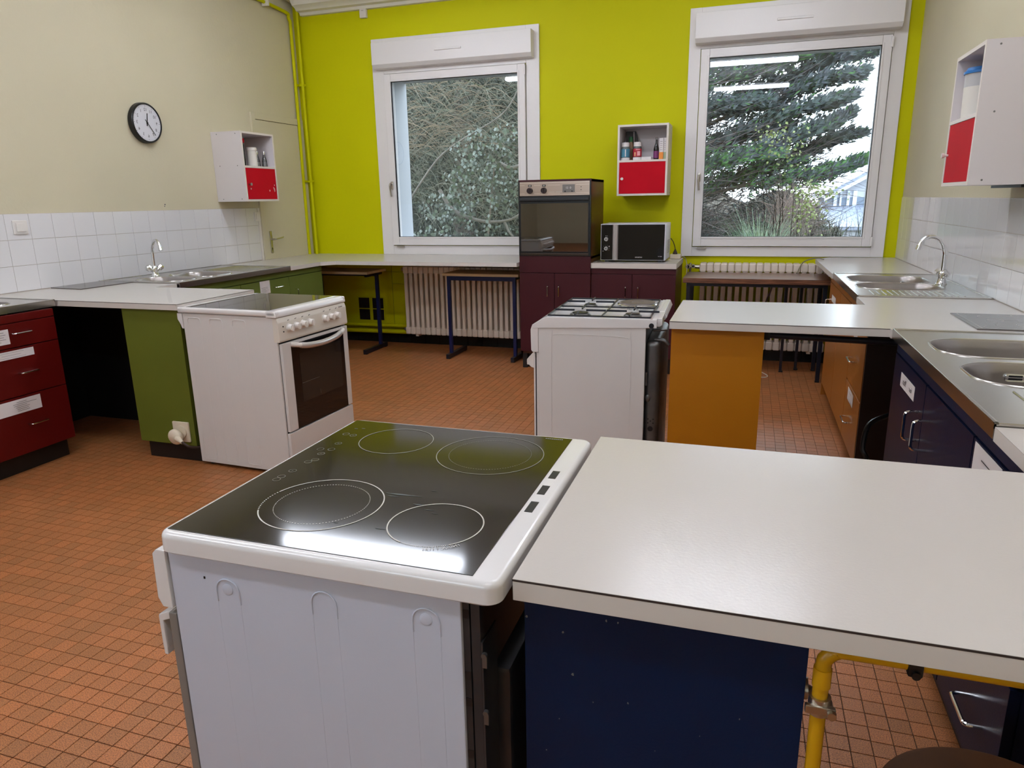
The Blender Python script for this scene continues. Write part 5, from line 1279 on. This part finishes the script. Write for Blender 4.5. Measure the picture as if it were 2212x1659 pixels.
part(dr, 'door_handle', MB().prism([(-.024, .736), (-.030, .736), (-.062, .700), (-.065, .685), (-.045, .662), (-.030, .658)], .012, .03, 'y', b=.003).box(-.064, -.050, .012, Wb - .012, .672, .70, b=.004), SWITCH)
rc = part(t, 'rear_casing', MB().box(Lb - .050, Lb + .020, .03, Wb - .03, .05, .800, b=.026, seg=4).box(Lb - .06, Lb - .045, .012, Wb - .012, .05, .86), GALV)
g = MB()
for (a, b) in ((Lb - .027, .445), (Lb - .004, .445), (Lb - .016, .436), (Lb - .027, .427), (Lb - .004, .427)): g.cyl((a, .0285, b), (a, .0305, b), .0032, n=10)
g.cyl((Lb - .016, .0285, .40), (Lb - .016, .0305, .40), .012)
part(rc, 'casing_holes', g, BLACK)
part(rc, 'clip', MB().box(Lb - .044, Lb - .036, .022, .032, .60, .66).ball((Lb - .032, .03, .54), .012, 12, (1, .4, 1.4)), GALV)
part(t, 'gas_inlet', MB().tube([(Lb - .01, .06, .80), (Lb + .03, .05, .80), (Lb + .05, .05, .78)], .008, 10, 4).cyl((Lb - .02, .06, .84), (Lb + .04, .07, .845), .005), GALV)
for a in (.04, .44):
    for b in (.05, .55): part(t, 'foot', MB().cyl((a, b, 0), (a, b, .022), .018), BLACK)
solo('gas_hose', MB().tube([(.575, 3.28, .02), (.565, 3.22, .22), (.545, 3.20, .30), (.53, 3.22, .34), (.56, 3.30, .42), (.65, 3.40, .44)], .011, 10, 5), BLACK, 'black bent hose in the gap between the navy and orange cabinets', 'hose', base=(.56, 3.25, 0))

# ------------------------------------------------------------------ ceiling lamps (above the frame)
k = 0
for yy in (4.51, 2.33, -.05):
    for (xa, xb) in ((-3.5, -1.92), (-.68, .48)):
        xc = (xa + xb) / 2; h = (xb - xa) / 2
        t = thing('ceiling_lamp', 'fluorescent ceiling lamp, %s row, %s side' % (('far', 'second', 'nearest', 'window')[k // 2], ('left', 'right')[k % 2]), 'lamp', (xc, yy, 3.12), group='ceiling lamps'); k += 1
        part(t, 'housing', MB().box(xc - h, xc + h, yy - .025, yy + .025, 3.135, 3.16, b=.004), ENAMEL)
        part(t, 'diffuser', MB().box(xc - h, xc + h, yy - .06, yy + .06, 3.085, 3.134, b=.012), LAMPM)
        for s_ in (-.4, .4): part(t, 'suspension', MB().cyl((xc + s_, yy, 3.16), (xc + s_, yy, ZC), .004), ENAMEL)

# ------------------------------------------------------------------ outside
gnd = MB(); gnd.box(-40, 60, YB + WT, 90, -1.2, -0.9)
g_ = bpy.data.objects.new('garden_ground', gnd.mesh('garden_ground', GROUND)); COL.objects.link(g_); g_['kind'] = 'structure'

def blades(rd, n, gen, wid):
    """thin two-triangle slivers"""
    V, F = [], []
    for _ in range(n):
        p, d, L = gen(rd); d = d.normalized()
        u = d.cross(Vector((rd.uniform(-1, 1), rd.uniform(-1, 1), rd.uniform(-1, 1)))).normalized() * wid * rd.uniform(.6, 1.3)
        i = len(V); V += [tuple(p - u * .5), tuple(p + d * L * .55 + u), tuple(p + d * L), tuple(p + d * L * .5 - u)]
        F += [(i, i + 1, i + 2, i + 3)]
    return V, F
def thin_branches(rd, specs, n=4, seg=6):
    V, F = [], []
    for (p, d, L, droop, r) in specs:
        p = Vector(p); d = Vector(d).normalized(); side = d.cross(Vector((0, 0, 1)))
        if side.length < .1: side = Vector((1, 0, 0))
        side.normalize(); cur = rd.uniform(-.5, .5); base = len(V)
        for s_ in range(seg + 1):
            q = s_ / seg
            c = p + d * L * q + Vector((0, 0, -1)) * droop * q * q + side * cur * L * q * q * .5
            rr = r * (1 - .75 * q)
            for a in range(3):
                an = 2 * PI * a / 3
                V.append(tuple(c + side * rr * math.cos(an) + Vector((0, 0, 1)) * rr * math.sin(an)))
        for s_ in range(seg):
            for a in range(3):
                i = base + s_ * 3
                F.append((i + a, i + (a + 1) % 3, i + 3 + (a + 1) % 3, i + 3 + a))
    return V, F
def leaves(rd, pts, size):
    V, F = [], []
    for p in pts:
        p = Vector(p); d = Vector((rd.uniform(-1, 1), rd.uniform(-1, 1), rd.uniform(-1.2, .2))).normalized()
        u = d.cross(Vector((rd.uniform(-.4, .4), 1, rd.uniform(-.4, .4)))).normalized(); s_ = size * rd.uniform(.6, 1.25)
        i = len(V); V += [tuple(p), tuple(p + d * s_ * .45 + u * s_ * .36), tuple(p + d * s_), tuple(p + d * s_ * .45 - u * s_ * .36)]
        F += [(i, i + 1, i + 2), (i, i + 2, i + 3)]
    return V, F
def zero(v, base): b = Vector(base); return [tuple(Vector(q) - b) for q in v]

# dense cypress behind window_1
rd = random.Random(11); base = (-4.2, 10.6, -.9)
t = thing('cypress_tree', 'dense dark tree with tangled drooping twigs filling the left window', 'tree', base)
part(t, 'trunk', MB().tube([(-4.6, 11.2, -.9), (-4.5, 11.2, 1.0), (-4.4, 11.1, 3.0), (-4.2, 11.0, 6.0)], .22, 12, 4, r1=.10), BARK)
sp_ = []
for _ in range(4200):
    x = rd.uniform(-6.3, -2.1); z = rd.uniform(1.15, 4.0); y = rd.uniform(9.2, 11.2)
    if x > -3.1 and z > 2.75 and rd.random() < .5: continue
    sgn = rd.choice((-1, 1)); sp_.append(((x, y, z), (sgn * rd.uniform(.2, 1), rd.uniform(-.5, .3), rd.uniform(-.8, 1.0)), rd.uniform(.2, .6), rd.uniform(.1, .55), rd.uniform(.003, .0055)))
V, F = thin_branches(rd, sp_); fromdata(t, 'twigs', zero(V, base), F, TWIG, 'stuff')
sp_ = [((rd.uniform(-6, -3.2), rd.uniform(9.0, 9.8), rd.uniform(2.1, 3.4)), (rd.choice((-1, 1)), rd.uniform(-.4, .2), rd.uniform(-.2, .3)), rd.uniform(.3, .7), rd.uniform(.15, .5), rd.uniform(.004, .007)) for _ in range(420)]
V, F = thin_branches(rd, sp_); fromdata(t, 'brown_twigs', zero(V, base), F, TWIGB, 'stuff')
def gen(rd):
    x = rd.uniform(-6.6, -1.9); z = rd.uniform(.2, 4.4)
    if x > -3.0 and z > 3.0 and rd.random() < .75: z -= rd.uniform(.8, 2)
    return Vector((x, rd.uniform(10.2, 12), z)), Vector((rd.uniform(-1, 1), rd.uniform(-.3, .3), rd.uniform(-.9, .3))), rd.uniform(.08, .22)
V, F = blades(rd, 26000, gen, .013); fromdata(t, 'needles', zero(V, base), F, mat('dark_cypress', (.028, .040, .032, 1), .8, var=.5, vscale=3), 'stuff')
for P_, r_ in (([(-4.6, 9.3, 1.35), (-4.1, 9.2, 1.9), (-3.7, 9.1, 2.15), (-3.1, 9.1, 2.45), (-2.9, 9.2, 2.75)], .016), ([(-3.95, 9.0, 1.55), (-3.75, 9.0, 1.28), (-3.35, 9.0, 1.14), (-2.95, 9.0, 1.16), (-2.7, 9.1, 1.35)], .028), ([(-3.1, 9.0, 1.86), (-2.9, 9.0, 1.80), (-2.6, 9.1, 1.95), (-2.3, 9.2, 2.1)], .034), ([(-2.75, 9.0, 1.85), (-2.62, 8.95, 1.6), (-2.55, 9.0, 1.3), (-2.6, 9.05, 1.0)], .02), ([(-3.05, 9.0, 1.15), (-2.95, 8.95, .98), (-2.8, 8.95, .85)], .018)):
    part(t, 'limb', MB().tube(P_, r_, 10, 5, r1=r_ * .5), BARKL)
# dark hedge mass behind it
def mass(name, x0, x1, y0, y1, ztop, m, label, seed, nx=70, nzz=30, amp=.35):
    V, F = [], []; base = ((x0 + x1) / 2, y0, -.9)
    for i in range(nx + 1):
        for j in range(nzz + 1):
            u = i / nx; v = j / nzz; x = x0 + (x1 - x0) * u; zt = ztop(u)
            z = -.9 + (zt + .9) * v
            nn = noise.fractal(Vector((x * 1.3 + seed, z * 1.3, seed)), 1.0, 2.0, 5)
            yy = y0 + amp * nn + (y1 - y0) * max(0, v - .75) * 3 + .8 * abs(u - .5) ** 3
            V.append((x - base[0], yy - base[1], z + .1 * nn - base[2]))
    n0 = len(V)
    for i in range(nx + 1):
        for j in range(nzz + 1):
            V.append((V[i * (nzz + 1) + j][0], y1 - base[1], V[i * (nzz + 1) + j][2]))
    for i in range(nx):
        for j in range(nzz):
            a = i * (nzz + 1) + j; F.append((a, a + nzz + 1, a + nzz + 2, a + 1)); b = n0 + a; F.append((b, b + 1, b + nzz + 2, b + nzz + 1))
    t = thing(name, label, 'hedge', base)
    fromdata(t, 'foliage_mass', V, F, m, 'stuff', smooth=False)
    return t
mass('hedge', -12, -2.6, 12.4, 13.6, lambda u: 4.9 + .5 * math.sin(9 * u) - 2.3 * max(0, u - .88) / .12, DARKHEDGE, 'dark hedge behind the tangled tree in the left window', 3)
# broad leaved shrub
rd = random.Random(5); base = (-3.3, 8.8, -.9)
t = thing('leafy_shrub', 'shrub with small round grey green leaves low in the left window', 'shrub', base)
part(t, 'stem', MB().tube([(-3.3, 8.9, -.9), (-3.25, 8.85, .6), (-3.1, 8.8, 1.8)], .02, 8, 4, r1=.008), BARK)
pts = []
for (cx, cz, rx, rz_, n) in ((-3.25, 2.02, .42, .25, 340), (-3.35, 1.72, .40, .22, 300), (-2.95, 1.60, .28, .30, 240), (-3.75, 1.33, .42, .20, 280), (-3.30, 1.30, .5, .16, 140), (-3.6, .98, .8, .16, 260), (-2.95, 2.15, .25, .18, 130)):
    for _ in range(int(n * .6)):
        a = rd.uniform(0, TP); q = math.sqrt(rd.random()); pts.append((cx + rx * q * math.cos(a), rd.uniform(8.6, 8.95), cz + rz_ * q * math.sin(a)))
V, F = leaves(rd, pts, .058); fromdata(t, 'leaves', zero(V, base), F, LEAF, 'stuff')

# window_2: conifer with upswept fans; tips reach into the white sky
rd = random.Random(21); base = (-1.6, 12.4, -.9)
t = thing('conifer_tree', 'wind swept conifer reaching into the white sky in the right window', 'tree', base)
part(t, 'trunk', MB().tube([(-1.9, 12.5, -.9), (-1.7, 12.5, 2), (-1.4, 12.4, 4.5), (-1.1, 12.4, 7)], .26, 12, 4, r1=.12), BARK)
FANS = [
 [(-0.77, 12.2, 2.55), (-0.23, 12.08, 2.82), (0.41, 11.96, 3.06), (0.95, 11.84, 3.23), (1.4, 11.72, 3.32), (1.57, 11.6, 3.33)],
 [(-0.48, 11.95, 2.56), (0.17, 11.83, 2.73), (0.66, 11.71, 2.89), (1.01, 11.59, 2.98), (1.32, 11.47, 2.99)],
 [(-0.46, 11.7, 2.24), (0.18, 11.58, 2.45), (0.67, 11.46, 2.58), (1.01, 11.34, 2.63), (1.2, 11.22, 2.67)],
 [(-0.23, 11.45, 1.92), (0.39, 11.33, 2.12), (0.8, 11.21, 2.27), (1.07, 11.09, 2.36), (1.18, 10.97, 2.42)],
 [(-0.17, 12.2, 1.71), (0.5, 12.08, 1.93), (0.93, 11.96, 2.09), (1.23, 11.84, 2.2), (1.41, 11.72, 2.22)],
 [(-0.78, 11.95, 3.01), (-0.25, 11.83, 3.12), (0.26, 11.71, 3.23), (0.62, 11.59, 3.32), (0.9, 11.47, 3.35)],
 [(-0.81, 11.7, 3.24), (-0.45, 11.58, 3.26), (0.0, 11.46, 3.3), (0.36, 11.34, 3.29)],
 [(-0.08, 11.45, 1.56), (0.49, 11.33, 1.61), (0.96, 11.21, 1.68), (1.24, 11.09, 1.76), (1.44, 10.97, 1.83)],
 [(-0.79, 12.2, 2.08), (-0.4, 12.08, 2.23), (0.07, 11.96, 2.31), (0.45, 11.84, 2.38)],
 [(-0.76, 11.95, 1.44), (-0.36, 11.83, 1.6), (0.17, 11.71, 1.76), (0.61, 11.59, 1.86)],
 [(-0.81, 11.7, 2.72), (-0.48, 11.58, 2.7), (-0.09, 11.46, 2.69), (0.16, 11.34, 2.68)],
 [(-0.75, 11.45, 1.77), (-0.43, 11.33, 1.89), (-0.04, 11.21, 1.93), (0.33, 11.09, 1.95)],
]
NV, NF, GV, GF = [], [], [], []
for fi, fan in enumerate(FANS):
    P_ = [Vector(q) for q in fan]
    trunk = Vector((-1.55, 12.4, P_[0].z - .35)); path = [trunk] + P_
    part(t, 'limb', MB().tube([tuple(q) for q in path], .035, 6, 3, r1=.005), BARK)
    N = len(P_); dens = (1700, 1300, 1300, 1300, 1200, 1300, 700, 1300, 1000, 1100, 700, 900)[fi]
    for _ in range(dens):
        q = rd.random() ** .8 * (N - 1) * 1.04; i = min(int(q), N - 2); c = P_[i].lerp(P_[i + 1], q - i)
        d = (P_[i + 1] - P_[i]).normalized(); tp_ = 1 - q / (N - 1)
        sp2 = .025 + .075 * max(0, tp_)
        c = c + Vector((rd.gauss(0, .03), rd.gauss(0, .22), abs(rd.gauss(0, sp2)) * rd.choice((1, 1, -.7))))
        for k in range(4):
            dd = (d + Vector((rd.uniform(-.7, .4), rd.uniform(-.7, .7), rd.uniform(-.35, .75)))).normalized(); L = rd.uniform(.05, .13)
            u = dd.cross(Vector((0, 1, 0))).normalized() * rd.uniform(.006, .012)
            TV, TF = (GV, GF) if (fi in (7, 9, 5, 11) and rd.random() < .35) or rd.random() < .05 else (NV, NF)
            i0_ = len(TV); TV += [tuple(c - u * .6), tuple(c + dd * L * .5 + u), tuple(c + dd * L), tuple(c + dd * L * .5 - u)]; TF.append((i0_, i0_ + 1, i0_ + 2, i0_ + 3))
def gen(rd):
    x = -1.8 + 2.1 * rd.random() ** 1.3; z = rd.uniform(.3, 4.2)
    return Vector((x, rd.uniform(11.8, 13.2), z)), Vector((rd.uniform(-.4, 1), rd.uniform(-.3, .3), rd.uniform(-.4, .5))), rd.uniform(.06, .20)
V, F = blades(rd, 7000, gen, .011); n0 = len(NV); NV += V; NF += [tuple(a + n0 for a in f) for f in F]
fromdata(t, 'needles', zero(NV, base), NF, NEEDLE, 'stuff'); fromdata(t, 'fresh_needles', zero(GV, base), GF, NEEDLEG, 'stuff')
sp_ = [((rd.uniform(-1.5, .9), rd.uniform(11, 12.5), rd.uniform(.6, 2.2)), (rd.uniform(.2, 1), rd.uniform(-.3, .3), rd.uniform(-.3, .8)), rd.uniform(.3, .9), rd.uniform(-.1, .2), rd.uniform(.004, .009)) for _ in range(900)]
sp_ += [((rd.uniform(-1.2, .3), rd.uniform(11, 12.5), rd.uniform(2.0, 3.5)), (1, rd.uniform(-.3, .3), rd.uniform(.1, .5)), rd.uniform(.3, .8), rd.uniform(-.1, .1), rd.uniform(.004, .010)) for _ in range(250)]
V, F = thin_branches(rd, sp_); fromdata(t, 'bare_twigs', zero(V, base), F, mat('purple_grey_twigs', (.095, .08, .085, 1), .9, var=.5, vscale=5), 'stuff')
# low thicket and distant hedge
rd = random.Random(8); base = (.3, 13.5, -.9)
t = thing('thicket', 'low tangled thicket under the conifer in the right window', 'bush', base)
def gen(rd):
    x = rd.uniform(-1.8, 1.5); z = rd.uniform(-.4, 1.25 + .25 * math.sin(x * 3) - .25 * max(0, x - .6))
    return Vector((x, rd.uniform(12.8, 14), z)), Vector((rd.uniform(-.8, .8), rd.uniform(-.3, .3), rd.uniform(-.2, 1))), rd.uniform(.08, .22)
V, F = blades(rd, 11000, gen, .013); fromdata(t, 'foliage', zero(V, base), F, mat('thicket_mix', (.075, .065, .055, 1), .9, var=.6, vscale=3, vcol=(.04, .065, .04, 1)), 'stuff')
mass('hedge', -3.0, 1.35, 15.4, 16.6, lambda u: 1.80 - .5 * u + .12 * math.sin(17 * u), mat('far_thicket', (.085, .075, .062, 1), .9, var=.5, vscale=2, bump=.6, bscale=6), 'brownish hedge line far behind the conifer trunk', 9, nx=60, nzz=18)
# pampas grass
rd = random.Random(31); base = (.16, 10.0, -.9)
t = thing('pampas_grass', 'clump of long arching green grass low in the right window', 'grass clump', base)
V, F = [], []
for _ in range(620):
    a = rd.uniform(0, TP); r0 = rd.uniform(0, .18); p = Vector((.16 + r0 * math.cos(a), 10 + r0 * math.sin(a), .2)); out = Vector((math.cos(a), math.sin(a) * .7, 0)) * rd.uniform(.1, .50)
    H_ = rd.uniform(.75, 1.12); dr_ = rd.uniform(.0, .45); w_ = rd.uniform(.0035, .007); sd_ = Vector((-math.sin(a), math.cos(a), .25)); n0 = len(V); S = 7
    for s_ in range(S + 1):
        q = s_ / S; c = p + out * q ** 1.5 * 1.3 + Vector((0, 0, H_ * q - dr_ * q ** 3.5)); ww = w_ * (1 - q * .85)
        V += [tuple(c - sd_ * ww), tuple(c + sd_ * ww)]
    for s_ in range(S): F.append((n0 + 2 * s_, n0 + 2 * s_ + 1, n0 + 2 * s_ + 3, n0 + 2 * s_ + 2))
fromdata(t, 'blades', zero(V, base), F, GRASSM, 'stuff')
# yellow leaved sapling and bare shrub
rd = random.Random(17); base = (.42, 9.5, -.9)
t = thing('sapling', 'thin sapling with yellow green leaves in the right window', 'shrub', base)
stems = []
for k in range(26):
    x = .30 + rd.uniform(-.12, .3); stems.append(((x, 9.5 + rd.uniform(-.1, .1), rd.uniform(.5, 1.1)), (rd.uniform(-.25, .35), 0, 1), rd.uniform(.6, 1.2), rd.uniform(-.05, .15), rd.uniform(.004, .007)))
V, F = thin_branches(rd, stems); fromdata(t, 'stems', zero(V, base), F, BARKL, 'stuff')
pts = [(rd.gauss(.38, .16), rd.uniform(9.35, 9.6), rd.gauss(1.92, .14)) for _ in range(80)] + [(rd.gauss(.66, .09), rd.uniform(9.3, 9.5), rd.gauss(1.22, .12)) for _ in range(150)] + [(rd.gauss(.72, .16), 9.4, rd.gauss(1.45, .05)) for _ in range(90)] + [(rd.gauss(.2, .12), 9.4, rd.gauss(2.1, .07)) for _ in range(50)]
V, F = leaves(rd, pts, .040); fromdata(t, 'leaves', zero(V, base), F, LEAFY, 'stuff')
rd = random.Random(19); base = (.62, 10.6, -.9)
t = thing('bare_shrub', 'leafless brown shrub at the right of the long grass outside', 'shrub', base)
sp_ = [((rd.uniform(.35, .75), rd.uniform(10.4, 10.9), rd.uniform(.75, 1.25)), (rd.uniform(-.6, 1), rd.uniform(-.3, .3), rd.uniform(.1, 1)), rd.uniform(.2, .6), rd.uniform(-.1, .15), rd.uniform(.003, .006)) for _ in range(420)]
V, F = thin_branches(rd, sp_); fromdata(t, 'twigs', zero(V, base), F, mat('rosy_twigs', (.15, .11, .10, 1), .9), 'stuff')
base = (1.05, 9.6, -.9)
t = thing('bare_shrub', 'thin leafless twigs low at the right corner of the right window', 'shrub', base)
sp_ = [((rd.uniform(.55, 1.4), rd.uniform(9.4, 9.9), rd.uniform(.5, .9)), (rd.uniform(-.3, .3), 0, 1), rd.uniform(.25, .5), rd.uniform(-.05, .08), rd.uniform(.003, .005)) for _ in range(230)]
V, F = thin_branches(rd, sp_); fromdata(t, 'twigs', zero(V, base), F, mat('green_twigs', (.10, .12, .08, 1), .9), 'stuff')

# neighbouring house
HW = mat('house_render', (.42, .44, .48, 1), .8, var=.1, vscale=2); HWL = mat('house_white', (.62, .68, .78, 1), .6)
t = thing('house', 'slate roofed house with white windows seen low through the right window', 'building', (4.5, 27, -.9))
part(t, 'wall', MB().box(2.62, 9, 26.6, 32, -.9, 1.30), mat('house_shade_wall', (.15, .19, .25, 1), .8))
part(t, 'lower_wall', MB().box(2.15, 9, 24.2, 26.6, -.9, .42), HW)
lr = part(t, 'lower_roof', MB().prism([(24.0, .42), (26.6, 1.02), (26.6, .95), (24.0, .34)], 2.1, 9.1, 'x'), SLATE)
sm = None
for i in range(9):
    for j in range(18):
        if sm is None:
            sm = MB(Matrix.Rotation(math.atan2(.60, 2.6), 4, 'X')).box(-.115, .115, 0, .33, 0, .014).mesh('roof_slate', SLATE)
        o = bpy.data.objects.new('roof_slate', sm); COL.objects.link(o); o.parent = lr
        o.location = (2.24 + j * .24 + (.12 if i % 2 else 0) - 4.5, 24.0 + i * .29 - 27, .425 + i * .067 + .9 + random.uniform(0, .006))
part(t, 'upper_roof', MB().prism([(2.35, 1.42), (5.2, 3.05), (8.1, 1.42), (8.1, 1.30), (5.2, 2.88), (2.35, 1.30)], 26.2, 32, 'y'), SLATE)
part(t, 'gable', MB().prism([(2.6, 1.3), (5.2, 2.88), (7.9, 1.3)], 26.6, 31.9, 'y'), HW)
g = MB()
for k in range(9): g.prism([(2.5 + k * .3, 1.515 + k * .1716), (2.56 + k * .3, 1.549 + k * .1716), (2.56 + k * .3, 1.57 + k * .1716), (2.5 + k * .3, 1.536 + k * .1716)], 26.18, 32, 'y')
part(t, 'roof_ridges', g, mat('slate_light', (.42, .46, .56, 1), .4), kind='stuff')
part(t, 'eaves_board', MB().prism([(2.33, 1.30), (5.2, 2.94), (5.2, 2.83), (2.33, 1.19)], 26.16, 26.2, 'y'), HWL)
for (a, b) in ((2.66, 2.76), (2.84, 2.90), (3.06, 3.14), (3.24, 3.36), (3.62, 3.74), (4.0, 4.12)):
    part(t, 'window', MB().box(a, b, 26.55, 26.62, .98, 1.52), HWL)
t = thing('garden_wall', 'low rendered wall standing before the house', 'wall', (1.9, 20, -.9))
part(t, 'wall', MB().box(1.62, 1.75, 20, 20.2, -.9, .95).box(1.75, 6, 20.1, 20.25, -.9, .30), HW)
part(t, 'coping', MB().box(1.7, 6, 20.06, 20.29, .30, .34), HWL)
